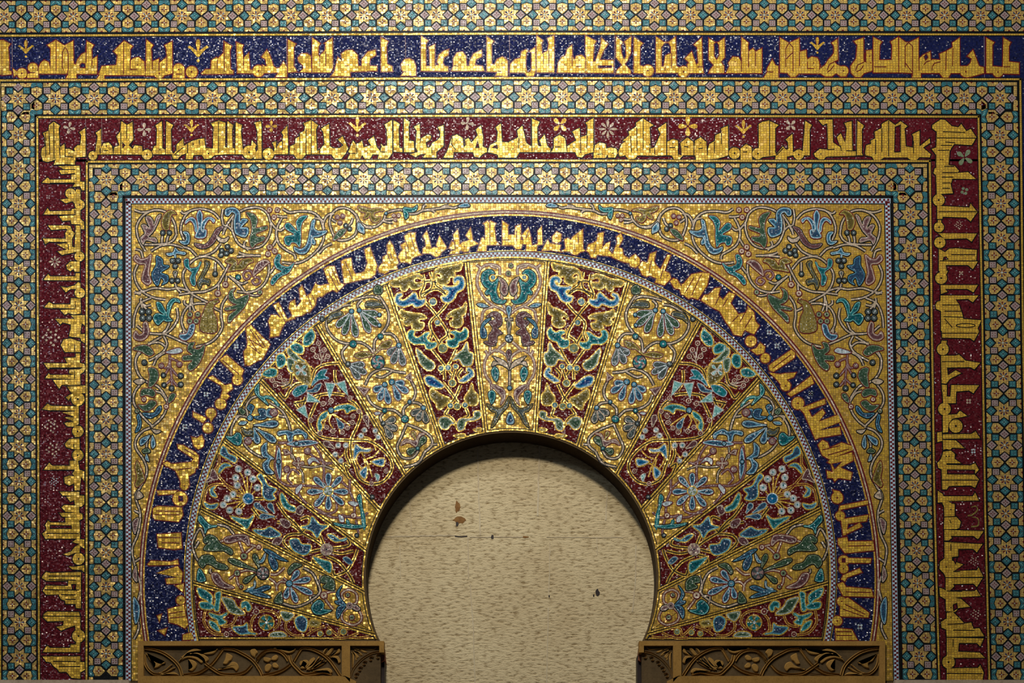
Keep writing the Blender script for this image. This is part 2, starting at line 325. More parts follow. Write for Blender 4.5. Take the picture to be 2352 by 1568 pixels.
# ------------------------------------------------------------------ star-and-cross tile bands
class StarBand:
    def __init__(s, root): s.root = root; s.pat = MB()
    def unit(s, F, s0, hp, hn, kind, first=False, last=False, half='both'):
        """one star and its satellites; F(s,t)->grid; hp/hn = half gaps to the neighbours along the band"""
        q = lambda dx, dy: F(s0 + (dx / 375) * (hn if dx > 0 else hp), dy / 357)
        A, B_ = ('tile_lilac', 'tile_teal') if kind == 0 else ('tile_teal', 'tile_lilac')
        P = s.pat; h = PL + 0.6
        def dia(cx, cy, r, mat):
            P.poly([q(cx, cy - r), q(cx + r, cy), q(cx, cy + r), q(cx - r, cy)], mat, h + jit())
            mk = 'maroon' if mat == 'tile_lilac' else 'teal_pale'
            for a in range(4):
                ux, uy = [(1, 0), (0, 1), (-1, 0), (0, -1)][a]
                c = (cx + ux * 34, cy + uy * 34); P.poly([q(c[0] - ux * 22, c[1] - uy * 22), q(c[0] + uy * 11, c[1] + ux * 11), q(c[0] + ux * 18, c[1] + uy * 18), q(c[0] - uy * 11, c[1] - ux * 11)], mk, h + 0.9)
            if mat == 'tile_teal': P.poly([q(cx - 9, cy), q(cx, cy - 9), q(cx + 9, cy), q(cx, cy + 9)], 'maroon', h + 1.2)
        def sq(cx, cy, r, mat):
            P.poly([q(cx - r, cy - r), q(cx + r, cy - r), q(cx + r, cy + r), q(cx - r, cy + r)], mat, h + jit())
            mk = 'maroon' if mat == 'tile_lilac' else 'teal_pale'
            for ux, uy in ((1, 1), (-1, 1), (1, -1), (-1, -1)):
                c = (cx + ux * 26, cy + uy * 26); P.poly([q(c[0] - 11, c[1] - 3), q(c[0] + 3, c[1] - 11), q(c[0] + 11, c[1] + 3), q(c[0] - 3, c[1] + 11)], mk, h + 0.9)
            if mat == 'tile_teal': P.poly([q(cx - 8, cy), q(cx, cy - 8), q(cx + 8, cy), q(cx, cy + 8)], 'maroon', h + 1.2)
        for sx in (-1, 1):
            dia(0, sx * 256, 96, A); dia(sx * 246, 0, 94, A)
            for sy in (-1, 1): sq(sx * 170, sy * 178, 62, B_)
        st = MB(); tips = []
        for k in range(4):
            c, n_ = [(1, 0), (0, 1), (-1, 0), (0, -1)][k], None
            ux, uy = c; vx, vy = -uy, ux
            tips += [(ux * 128, uy * 128), (ux * 205 + vx * 92, uy * 205 + vy * 92), (ux * 98 + vx * 98, uy * 98 + vy * 98), (ux * 92 + vx * 200, uy * 92 + vy * 200)]
        st.poly([q(*t) for t in tips], 'gold_star', h + 0.5, sk=h - 0.4)
        for k in range(8):
            a = k * pi / 4; r1, r0, ww = (104, 26, 15)
            mk = ('maroon', 'azure')[(k + kind) % 2] if k % 2 == 0 else ('azure', 'maroon')[kind % 2]
            pts = [(r0, -3), (r1 * 0.8, -ww), (r1, 0), (r1 * 0.8, ww), (r0, 3)]
            st.poly([q(x * cos(a) - y * sin(a), x * sin(a) + y * cos(a)) for x, y in pts], 'maroon' if mk == 'maroon' else 'star_blue', h + 0.9)
        st.poly([q(20 * cos(a), 20 * sin(a)) for a in [i * pi / 4 for i in range(8)]], 'pale', h + 1.3)
        st.build('star', s.root)
    def mid(s, F, s0, hp, hn):
        """the shield pair, leaf cups and edge pieces half-way between two stars"""
        q = lambda dx, dy: F(s0 + (dx / 375) * (hn if dx > 0 else hp), dy / 357)
        P = s.pat; h = PL + 0.6
        for sg in (-1, 1):
            P.poly([q(x, sg * y) for x, y in ((-106, 222), (0, 262), (106, 222), (104, 112), (0, 16), (-104, 112))], 'gold_star', h + 0.3)
            for k in range(4):
                ux, uy = [(1, 0), (0, 1), (-1, 0), (0, -1)][k]; r = 78 if uy == 0 else 72
                P.poly([q(ux * a - uy * b, sg * 146 + uy * a + ux * b) for a, b in ((8, -5), (r * .5, -13), (r, 0), (r * .5, 13), (8, 5))], 'maroon', h + 0.8)
            P.poly([q(12 * cos(i * pi / 3), sg * 146 + 12 * sin(i * pi / 3)) for i in range(6)], 'pale', h + 1.2)
            cup = [(-112, 240), (-60, 250), (0, 284), (60, 250), (112, 240), (120, 300), (95, 348), (-95, 348), (-120, 300)]
            P.poly([q(x, sg * y) for x, y in cup], 'tile_teal', h + 0.3 + jit())
            for sx in (-1, 1): P.poly([q(sx * x, sg * y) for x, y in ((22, 324), (60, 286), (88, 268), (70, 306), (40, 326))], 'teal_pale', h + 0.8)
            P.poly([q(-10, sg * 330), q(0, sg * 300), q(10, sg * 330)], 'maroon', h + 1.1)
            for sx in (-1, 1):
                e = [(130, 262), (262, 262), (338, 348), (130, 348)]
                P.poly([q(sx * x, sg * y) for x, y in e], 'gold_star', h + 0.3)
                P.poly([q(sx * x, sg * y) for x, y in ((190, 348), (222, 318), (250, 348))], 'maroon', h + 0.8)
    def run(s, F, pos, k0, ends=(None, None), skip_first=False):
        for i, p in enumerate(pos):
            hp = (p - pos[i - 1]) / 2 if i else (pos[1] - pos[0]) / 2
            hn = (pos[i + 1] - p) / 2 if i < len(pos) - 1 else (p - pos[i - 1]) / 2
            if not (i == 0 and skip_first): s.unit(F, p, hp, hn, (k0 + i) % 2)
            if i < len(pos) - 1: s.mid(F, p + hn, hn, hn)
        s.last = (pos[-1], (pos[-1] - pos[-2]) / 2)
    def corner(s, F, s0, hp, hn, sx):
        q = lambda dx, dy: F(s0 + (dx / 375) * (hn if dx > 0 else hp), dy / 357)
        for x0, y0, x1, y1 in ((-345, -348, -40, -276), (40, -348, 345, -276), (-345 * 1, -262, -276, -40), (-345, 40, -276, 262), (276, -262, 345, -40), (276, 40, 345, 262)):
            if y0 > -300 and x0 * sx < 0: continue
            s.pat.poly([q(x0, y0), q(x1, y0), q(x1, y1), q(x0, y1)], 'gold_star', PL + 0.35)
    def end(s): s.pat.build('tile_pattern', s.root)
glass('star_blue', (16, 34, 96))
def HF(f0, f1): return lambda s, t: (s, (f0(s) + f1(s)) / 2 + t * (f1(s) - f0(s) - 9) / 2)
def VF(f0, f1): return lambda s, t: ((f0(s) + f1(s)) / 2 + t * (f1(s) - f0(s) - 9) / 2, s)
# top band
root = thing('star_tile_band', 'topmost straight band of gold stars and teal and lilac tiles, above the navy inscription', 'mosaic band', (1176, 78))
mb = MB(); mb.poly(hband(lambda x: Y_F1a(x) - 86, Y_F1a, -400, 2800), 'black', PL, sk=0); mb.build('ground', root)
sb = StarBand(root)
xs = [9.7, 88.8, 169, 251, 337, 418, 508, 588, 669, 751, 836, 920.6, 1002, 1082.5, 1169, 1250.6, 1332, 1417.7, 1503, 1586, 1673, 1755, 1837.5, 1918, 2003, 2082, 2169, 2252, 2334]
xs = [xs[0] - 82 * i for i in (3, 2, 1)] + xs + [xs[-1] + 82 * i for i in (1, 2, 3)]
sb.run(HF(lambda x: Y_F1a(x) - 85, lambda x: Y_F1a(x) - 2), xs, 1); sb.end()
mb = MB(); hline(mb, Y_F1a, -400, 2800, 4.5, 'gold', PL + 1.0, d=-90); mb.build('fillet', root)
# middle band: across and down both sides
root = thing('star_tile_band', 'wide band of gold stars and tiles between the straight navy and wine-red inscriptions', 'mosaic band', (1176, 268))
mb = MB(); mb.poly(hband(Y_F1b, Y_F2a, -3, 2347), 'black', PL, sk=0)
mb.poly(vband(LX0, LX1, 266, YB), 'black', PL, sk=0); mb.poly(vband(RX1, RX0, 266, YB), 'black', PL, sk=0); mb.build('ground', root)
sb = StarBand(root)
xs = [42, 127.6, 216.8, 304.8, 394, 488.5, 577.8, 668, 762.4, 853, 942, 1030, 1121, 1209.7, 1292.7, 1376.8, 1463.6, 1547.8, 1630.7, 1716, 1797.4, 1880.8, 1965, 2049, 2134.7, 2213.7, 2296.6]
F2 = HF(lambda x: Y_F1b(x) + 1, lambda x: Y_F2a(x) - 1); sb.run(F2, xs, 0); sb.corner(F2, xs[0], 42, 42, -1); sb.corner(F2, xs[-1], 42, 42, 1)
ys = [228, 311, 388, 468.4, 547.5, 622.8, 701.8, 789, 871, 950, 1026.6, 1105.7, 1184.7, 1268, 1346, 1429, 1511]
sb.run(VF(lambda y: LX0(y) + 1, lambda y: LX1(y) - 1), ys, 0, skip_first=True); sb.mid(VF(LX0, LX1), 1552, 40, 40)
ys = [228, 311, 389, 468, 547, 626.6, 703, 788, 864.6, 943.7, 1022.8, 1101.8, 1179.5, 1261.5, 1343, 1428, 1508]
sb.run(VF(lambda y: RX1(y) + 1, lambda y: RX0(y) - 1), ys, 0, skip_first=True); sb.mid(VF(RX1, RX0), 1549, 40, 40); sb.end()
# inner band
root = thing('star_tile_band', 'innermost narrow band of gold stars and tiles inside the wine-red inscription frame', 'mosaic band', (1176, 455))
mb = MB(); YC = bow(0, 455, 453, 455)
mb.poly(hband(Y_F2b, YC, 200, 2136), 'black', PL, sk=0); mb.poly(vband(LX2, LX3, 452, YB), 'black', PL, sk=0); mb.poly(vband(RX3, RX2, 452, YB), 'black', PL, sk=0); mb.build('ground', root)
sb = StarBand(root)
xs = [244.7, 330.6, 415.5, 501.5, 583, 666.6, 752.5, 834.8, 915, 1006, 1088.5, 1170, 1256, 1339.6, 1421, 1504, 1588, 1671, 1754.7, 1837, 1921, 2004.7, 2089]
F3 = HF(lambda x: Y_F2b(x) + 1, YC); sb.run(F3, xs, 1); sb.corner(F3, xs[0], 43, 43, -1); sb.corner(F3, xs[-1], 43, 43, 1)
ys = [413.6, 492.6, 570.5, 648, 727, 807, 883.7, 964, 1043, 1117, 1191, 1269, 1347, 1422.8, 1501]
sb.run(VF(lambda y: LX2(y) + 1, LX3), ys, 1, skip_first=True); sb.mid(VF(LX2, LX3), 1541, 40, 40)
ys = [414, 494, 570.5, 652, 730, 807, 882.4, 964, 1040.6, 1114.6, 1187, 1265, 1339.5, 1421.5, 1507]
sb.run(VF(RX3, lambda y: RX2(y) - 1), ys, 1, skip_first=True); sb.mid(VF(RX3, RX2), 1548, 40, 40); sb.end()
# ------------------------------------------------------------------ inscriptions: grounds and fillets
NAVY = thing('inscription_frieze', 'straight navy-blue band of gold Kufic lettering along the top of the wall', 'inscription', (1176, 180))
mb = MB(); mb.poly(hband(Y_F1a, Y_F1b, -400, 2800), 'navy', PL, sk=0); mb.poly(vband(lambda y: RX0(y), lambda y: 2800, 184, YB), 'navy', PL, sk=0)
mb.poly(vband(lambda y: -400, lambda y: LX0(y), 184, YB), 'navy', PL, sk=0); mb.build('ground', NAVY)
mb = MB(); fillet_h(mb, Y_F1a, -400, 2800); fillet_h(mb, Y_F1b, -3, 2345); fillet_v(mb, RX0, 181, YB); fillet_v(mb, LX0, 184, YB); mb.build('fillet', NAVY)
RED = thing('inscription_frieze', 'wine-red band of gold Kufic lettering framing the arch on three sides', 'inscription', (1176, 370))
mb = MB(); mb.poly(hband(Y_F2a, Y_F2b, 87, 2249), 'red', PL, sk=0); mb.poly(vband(LX1, LX2, 366, YB), 'red', PL, sk=0); mb.poly(vband(RX2, RX1, 366, YB), 'red', PL, sk=0); mb.build('ground', RED)
mb = MB(); fillet_h(mb, Y_F2a, 85, 2249); fillet_h(mb, Y_F2b, 198, 2137)
fillet_v(mb, LX1, 269, YB); fillet_v(mb, LX2, 370, YB); fillet_v(mb, RX2, 368, YB); fillet_v(mb, RX1, 267, YB); mb.build('fillet', RED)
ARC = thing('inscription_frieze', 'curved navy-blue band of gold Kufic lettering around the horseshoe arch', 'inscription', (1171, 578))
def ring(mb, r0, r1, mat, h, n=140, sk=None): mb.strip(ring_pts(r1, n), ring_pts(r0, n), mat, h, dh=0, sk=sk)
mb = MB(); ring(mb, 746, 852, 'navy', PL, sk=0); mb.build('ground', ARC)
mb = MB(); ring(mb, 838, 852, 'gold', PL + 0.4); ring(mb, 848, 851.5, 'maroon', PL + 0.8); ring(mb, 844.6, 848, 'cream', PL + 0.8); ring(mb, 841.6, 844.6, 'maroon', PL + 0.8)
ring(mb, 746, 750, 'gold', PL + 0.4); mb.build('fillet', ARC)
# ------------------------------------------------------------------ chequer borders
def chequer(mb, path, wd, cell=4.7):
    n = normals(path, False); ln = [0]
    for a, b in zip(path, path[1:]): ln.append(ln[-1] + sqrt((a[0] - b[0]) ** 2 + (a[1] - b[1]) ** 2))
    def at(d, o):
        d = min(max(d, 0), ln[-1] - 1e-6); i = max(j for j in range(len(ln) - 1) if ln[j] <= d); t = (d - ln[i]) / (ln[i + 1] - ln[i])
        x = lerp(path[i][0], path[i + 1][0], t) + o * lerp(n[i][0], n[i + 1][0], t); y = lerp(path[i][1], path[i + 1][1], t) + o * lerp(n[i][1], n[i + 1][1], t); return (x, y)
    mb.ribbon(path, wd + 4.5, 'black', PL + 0.5, dh=0); mb.ribbon(path, wd, 'checker_white', PL + 0.9, dh=0)
    c = wd / 2 - 0.7; d = 0; k = 0
    while d < ln[-1] - cell:
        o0, o1 = ((-c, 0) if k % 2 else (0, c)); j = rng.uniform(-.3, .3)
        mb.poly([at(d, o0 + j), at(d + cell, o0 + j), at(d + cell, o1 + j), at(d, o1 + j)], 'maroon', PL + 1.3); d += cell; k += 1
CH = thing('checker_border', 'rectangular border line of white and red chequer around the spandrels', 'border', (1176, 462))
mb = MB()
for pth in ([(295 + 0.0 * i, YB - i * 44) for i in range(26)] + [], [(289 + i * 35.12, pl(289 + i * 35.12, [(289, 462), (1176, 459.5), (2040, 462)])) for i in range(51)], [(pl(463 + i * 44, [(460, 2038), (1568, 2059)]), 463 + i * 44) for i in range(26)]):
    chequer(mb, pth, 11.5)
mb.build('chequer', CH)
CA = thing('checker_border', 'arched border line of white and red chequer under the curved navy inscription', 'border', (1173, 590))
mb = MB(); chequer(mb, ring_pts(740.8, 260), 10.5)
mb.build('chequer', CA)
mb = MB(); ring(mb, RO - 1.5, RO + 2.2, 'gold', PL + 0.9); ring(mb, RO - 4, RO - 1.5, 'black', PL + 0.6); mb.build('fillet', CA)
# ------------------------------------------------------------------ Kufic lettering
def letters(root, crop, items, outline, orn='floret'):
    """items: strings; 'gold outlines | L dark lines | O x y r circles | H holes showing the ground'"""
    x0, y0, s = CROP[crop]; T = lambda t: [(x0 + x / s, y0 + y / s) for x, y in nums(t)]
    ln = 'maroon' if outline == 'maroon' else 'black'
    for it in items:
        mb = MB(); h = PL + 0.7; big = []
        for tok in it.split(';'):
            tok = tok.strip()
            if not tok: continue
            k, body = (tok[0], tok[1:]) if tok[0] in 'LOHDRE' else ('P', tok)
            if k == 'P': big.append(T(body))
            elif k in 'O':
                v = [float(q) for q in body.split()]
                for i in range(0, len(v), 3):
                    c = T(f'{v[i]} {v[i+1]}')[0]; r = v[i + 2] / s
                    big.append([(c[0] + r * cos(2 * pi * a / 18), c[1] + r * sin(2 * pi * a / 18)) for a in range(18)])
                    mb.disc(*c, max(0.9, r * 0.16), ln, h + 2.0, 7)
            elif k == 'D':
                for c in T(body): mb.disc(*c, 1.5, ln, h + 2.0, 7)
            elif k == 'L': mb.ribbon(T(body), 1.9, ln, h + 1.8 + jit() * .3)
            elif k == 'E':   # thin ring line
                v = [float(q) for q in body.split()]; c = T(f'{v[0]} {v[1]}')[0]
                mb.ribbon([(c[0] + v[2] / s * cos(2 * pi * a / 20), c[1] + v[3] / s * sin(2 * pi * a / 20)) for a in range(20)], 1.9, ln, h + 1.8, closed=True)
            elif k in 'HR':
                p = T(body); mb.poly(p, root['_g'], h + 1.6); mb.ribbon(p, 2.2, ln, h + 1.9, closed=True)
        for p in big:
            mb.poly(p, 'gold_letter', h + 0.7 + jit(), sk=h)
            mb.ribbon(p, 3, ln, h, closed=True, o0=-0.6, o1=2.5, dh=0.002)
        mb.build('word', root)
def floret(root, crop, x, y, r, kind, mat, rot=0):
    x0, y0, s = CROP[crop]; cx, cy = x0 + x / s, y0 + y / s; r = r / s; mb = MB(); h = PL + 0.9
    def pet(a, r0, r1, ww, m):
        pts = [(r0, -ww * .25), (lerp(r0, r1, .6), -ww), (lerp(r0, r1, .9), -ww * .7), (r1, 0), (lerp(r0, r1, .9), ww * .7), (lerp(r0, r1, .6), ww), (r0, ww * .25)]
        q = [(cx + u * cos(a) - v * sin(a), cy + u * sin(a) + v * cos(a)) for u, v in pts]
        mb.poly(q, m, h + jit(), sk=PL)
        if mat == 'gold_letter': mb.ribbon(q, 1.4, 'maroon', h - 0.3, closed=True, o0=-.3, o1=1.2)
    if kind == 'cross4': [pet(rot + k * pi / 2, r * .12, r, r * .26, mat) for k in range(4)]
    elif kind == 'star8': [pet(rot + k * pi / 4, r * .2, r * (1 if k % 2 == 0 else .9), r * .15, mat) for k in range(8)]
    elif kind == 'trefoil':
        pet(-pi / 2, -r * .1, r, r * .2, mat); mb.disc(cx, cy + r * .95, r * .14, mat, h)
        for sg in (-1, 1):
            q = [(cx + sg * u * r, cy + v * r) for u, v in ((0, .12), (.35, -.12), (.75, -.42), (.98, -.28), (.7, -.1), (.35, .28), (.08, .62), (0, .62))]
            mb.poly(q, mat, h + jit(), sk=PL)
    elif kind == 'dots':
        for k in range(4): mb.disc(cx + r * .6 * cos(rot + pi / 4 + k * pi / 2), cy + r * .6 * sin(rot + pi / 4 + k * pi / 2), r * .36, mat, h, 8, sk=PL)
        mb.disc(cx, cy, r * .2, 'maroon', h, 6)
    elif kind == 'cluster':
        for u, v in ((0, 0), (-.5, -.3), (.5, -.3), (-.5, .3), (.5, .3), (0, .6), (0, -.6), (-.9, 0), (.9, 0), (-.3, -.85), (.3, .85), (.6, -.75)): mb.disc(cx + r * u, cy + r * v, r * .15, mat, h, 7, sk=PL)
    mb.build('floret', root)
NAVY['_g'] = 'navy'; RED['_g'] = 'red'; ARC['_g'] = 'navy'
letters(NAVY, 'T1', [
 '-10 372 16 365 16 675 -10 675;22 368 32 365 95 400 75 430 85 560 85 640 105 650 105 672 22 680',
 'O 200 665 46;118 622 150 645 160 670 130 695;O 298 615 44;250 672 345 640 350 706 245 706;L 262 658 315 658',
 '430 410 505 365 580 415 600 405 660 372 665 575 690 595 690 710 595 710 620 668 350 668 350 615 370 570 400 545 440 565 455 630 460 440;L 508 370 508 640;L 585 430 566 475 562 600 575 640;L 592 430 616 480 618 620 605 680 590 700',
 '680 600 700 540 740 490 775 475 785 375 845 410 826 440 830 540 875 510 875 670 690 670;H 722 592 740 572 768 580 770 614 726 612;L 780 380 778 570;L 830 595 832 545',
 '890 672 920 600 1050 590 1060 500 1025 465 1120 372 1195 420 1172 450 1176 555 1200 530 1250 520 1300 560 1310 680 940 680 940 715 872 715 900 680;L 1115 390 1115 670;L 1176 540 1176 630 1235 630;D 1000 620 1240 590',
 '1320 362 1380 410 1360 440 1368 560 1430 535 1440 570 1505 515 1500 440 1485 412 1550 378 1552 665 1480 682 1315 686;O 1436 665 47;L 1372 470 1372 630;L 1435 520 1435 640;L 1503 520 1503 650',
 'O 1610 630 52;1562 650 1662 640 1662 706 1558 706;L 1580 672 1640 672', 'O 1728 652 52',
 '1815 664 1850 630 1900 630 1905 550 1950 520 1965 530 2015 480 2020 378 2085 420 2070 460 2075 630 2100 640 2100 668 1820 670;L 2022 390 2022 650;L 1958 540 1958 620',
 '2130 385 2190 410 2180 440 2190 530 2240 480 2250 630 2290 640 2290 665 2140 662;L 2192 520 2192 620'], 'maroon')
letters(NAVY, 'T2', [
 'O 55 642 52;95 590 130 605 120 540 85 515 130 455 155 500 190 600 215 620 245 615 280 560 310 610 310 695 210 695 235 655 100 662',
 '320 360 390 400 370 430 372 600 400 650 320 655',
 '410 525 440 490 490 485 525 510 530 655 430 652 460 615 455 590 420 560;540 345 610 395 595 420 590 500 605 510 655 455 660 400 650 393 720 345 722 620 700 655 540 655;L 603 505 603 605;L 660 470 660 600;L 535 500 535 655',
 '710 690 740 650 750 600 770 520 810 560 800 490 840 460 900 455 945 500 950 600 985 600 985 540 1040 470 1105 455 1110 500 1060 530 1050 580 1060 598 1120 600 1120 640 880 650 880 690;D 890 520;L 830 597 865 597',
 '1158 340 1220 375 1205 410 1210 580 1255 602 1260 645 1160 648', '1340 580 1370 540 1410 530 1450 550 1470 600 1470 685 1340 685 1362 655 1345 630;D 1405 590;L 1350 648 1385 652',
 '1520 330 1580 370 1560 400 1562 600 1600 600 1595 450 1588 430 1640 405 1640 595 1682 590 1662 560 1680 500 1720 465 1765 450 1760 500 1722 520 1712 570 1730 600 1760 605 1760 645 1520 642;L 1645 560 1645 600',
 '1790 642 1810 600 1810 530 1840 480 1890 470 1920 510 1926 598 1955 598 1955 560 1990 490 2060 455 2065 510 2010 540 2000 590 2070 600 2085 642;D 1870 540;L 1815 592 1850 602',
 '2110 335 2170 375 2150 400 2152 580 2180 590 2200 540 2250 515 2295 550 2295 685 2190 685 2206 650 2110 647;D 2245 575;L 2205 645 2240 648'], 'maroon')
letters(NAVY, 'T3', [
 '-22 690 -22 560 5 530 20 570 20 690;45 656 50 580 90 540 140 525 150 470 190 450 215 470 270 430 275 640 255 690 200 690 175 656;H 190 560 196 482 212 466 235 482 235 620 225 650 202 650 190 600;D 115 590;285 325 340 370 325 400 332 490 385 460 395 400 383 350 440 325 440 655 285 655;L 346 490 346 580;L 393 450 393 600;L 280 440 280 655',
 '470 652 480 570 510 520 545 505 560 450 600 410 605 500 622 550 640 510 690 500 725 530 725 325 820 375 803 400 790 560 812 560 860 430 868 345 925 400 890 450 850 545 975 547 975 660 470 656;H 838 596 960 596 960 614 838 614;L 603 500 603 600;L 727 500 727 655;D 535 590 668 545;L 640 605 690 600',
 '1000 335 1060 385 1040 410 1046 480 1070 545 1092 510 1090 420 1075 380 1135 335 1130 480 1100 550 1075 582 1130 640 1130 666 1000 666 1005 640 1055 590 1000 520;1160 340 1240 395 1215 420 1210 590 1240 602 1250 666 1160 662',
 'O 1285 640 52', '1360 335 1430 385 1470 385 1535 335 1540 600 1570 612 1560 660 1360 660;H 1412 600 1410 430 1440 392 1470 392 1490 430 1490 480 1440 502 1424 600;L 1497 480 1497 620;L 1440 600 1440 640', 'O 1605 650 50',
 '1640 582 1660 570 1620 530 1680 470 1720 590 1740 570 1730 430 1700 405 1770 345 1776 590 1785 662 1650 662;L 1730 606 1782 606',
 '1835 350 1890 385 1920 385 1975 345 1975 520 1942 560 1970 600 1970 662 1835 662 1840 640 1880 590 1835 540;H 1882 400 1904 384 1922 410 1924 500 1904 538 1886 512',
 '1990 662 2020 600 2010 570 2050 515 2100 520 2125 560 2130 340 2190 390 2184 420 2190 470 2230 440 2255 470 2310 440 2310 662;L 2128 520 2128 650;L 2190 470 2190 610;L 2255 470 2255 600;D 2070 560'], 'maroon')
letters(NAVY, 'T4', [
 '10 702 40 650 40 620 85 540 110 590 140 600 140 705;L 30 652 95 652',
 '155 345 235 392 325 350 330 470 390 455 390 510 400 540 440 515 490 525 505 560 520 620 560 590 590 540 620 510 640 480 640 420 620 390 670 355 675 540 645 560 660 582 700 602 740 602 760 640 750 690 700 692 660 662 620 692 560 692 520 666 322 666 292 695 250 695 220 660 155 656;L 205 610 205 440 235 392 270 430 270 645;L 210 535 265 480;L 330 470 330 600;L 400 560 400 620 460 622;L 575 640 600 582 660 552 680 558;L 580 655 610 632 640 592;L 510 540 512 630;D 455 570;O 725 642 44',
 '790 600 840 530 850 410 820 375 905 345 905 550 930 572 930 460 980 455 985 640 910 662 880 696 830 696 795 660;L 832 640 850 592 915 560;L 840 652 880 632 905 592;L 918 480 918 560;D 960 510 970 570;995 340 1070 380 1050 410 1045 545 1160 545 1165 410 1150 380 1215 340 1220 656 995 656;L 1000 606 1110 606',
 '1225 340 1285 385 1320 385 1400 345 1400 540 1440 500 1505 470 1510 550 1530 540 1600 545 1590 490 1650 465 1710 430 1705 390 1770 345 1770 600 1840 600 1870 570 1880 530 1840 510 1890 455 1945 600 1990 612 1990 662 1880 692 1830 702 1780 662 1690 662 1670 702 1620 702 1590 662 1420 662 1420 702 1345 702 1345 662 1225 656;L 1222 340 1222 656;L 1280 610 1280 420 1310 388 1345 420 1345 690;L 1280 570 1340 650;L 1405 500 1405 640;H 1450 515 1470 492 1485 520 1465 545;L 1445 592 1470 562 1505 552;L 1650 460 1645 640;L 1710 440 1706 600;L 1520 640 1525 600 1545 572 1600 562;O 1825 650 48',
 '2010 345 2080 385 2065 410 2065 600 2160 610 2165 345 2230 385 2212 420 2212 560 2305 570 2305 670 2010 662;O 2115 652 46;L 2165 606 2225 606'], 'maroon')
for c, x, y, r in (('T1', 235, 440, 75), ('T1', 1785, 455, 100), ('T4', 490, 408, 72)): floret(NAVY, c, x, y, r, 'trefoil', 'gold_letter')
def seam(root, p, mat): m_ = MB(); m_.ribbon(p, 1.2, mat, PL + 0.3); m_.build('seam', root)
for x in (28, 335, 658, 931, 1170, 1411, 1613, 1926, 2260): seam(NAVY, [(x, 84), (x + 1, 180)], 'lilac')
letters(RED, 'T1', [
 '370 1395 380 1340 410 1320 405 1240 390 1200 440 1180 445 1130 485 1100 540 1135 530 1170 540 1330 580 1300 590 1345 625 1343 680 1370 668 1340 700 1310 725 1310 735 1220 715 1195 770 1155 775 1412 680 1420 680 1450 580 1482 490 1482 502 1440 430 1462 390 1450;L 413 1200 415 1420;L 443 1180 450 1392;L 487 1110 490 1432;L 540 1330 545 1430;L 588 1300 590 1412 660 1416;D 625 1382',
 'O 838 1405 40;865 1200 910 1165 912 1340 930 1295 980 1285 1010 1320 1020 1392 800 1395 862 1370 880 1230;D 960 1320;L 940 1362 975 1357;L 905 1340 905 1388',
 '1025 1392 1030 1330 1078 1312 1050 1230 1085 1190 1095 1095 1145 1130 1195 1100 1202 1262 1160 1310 1195 1345 1215 1312 1280 1320 1285 1395;H 1102 1285 1126 1312 1106 1335;H 1196 1282 1184 1318 1174 1304;L 1143 1125 1143 1250;L 1090 1190 1090 1390;O 1325 1395 46',
 '1370 1370 1390 1320 1410 1312 1415 1160 1400 1135 1460 1095 1465 1340 1490 1350 1490 1392 1380 1392;1500 1095 1560 1130 1540 1170 1545 1360 1565 1392 1495 1392;D 1440 1350',
 '1550 1400 1590 1360 1590 1310 1650 1250 1655 1320 1700 1290 1740 1270 1795 1255 1840 1250 1850 1335 1920 1342 1925 1150 1900 1115 1970 1090 2030 1110 2025 1392 1930 1402 1890 1432 1840 1432 1820 1397 1740 1402 1735 1436 1675 1436 1680 1382 1630 1402 1600 1436 1560 1432;L 1970 1100 1970 1385;L 1655 1330 1600 1370 1572 1400 1620 1402;L 1690 1300 1690 1385;L 1740 1275 1740 1330;L 1795 1262 1795 1310;O 1878 1385 48',
 '2050 1095 2100 1130 2090 1180 2100 1392 2050 1392;2125 1105 2180 1130 2170 1180 2180 1280 2190 1392 2120 1392;2020 1330 2125 1340 2125 1392 2020 1392;L 2110 1110 2118 1390;O 2245 1375 60;2270 1270 2310 1310 2290 1352 2262 1330'], 'black')
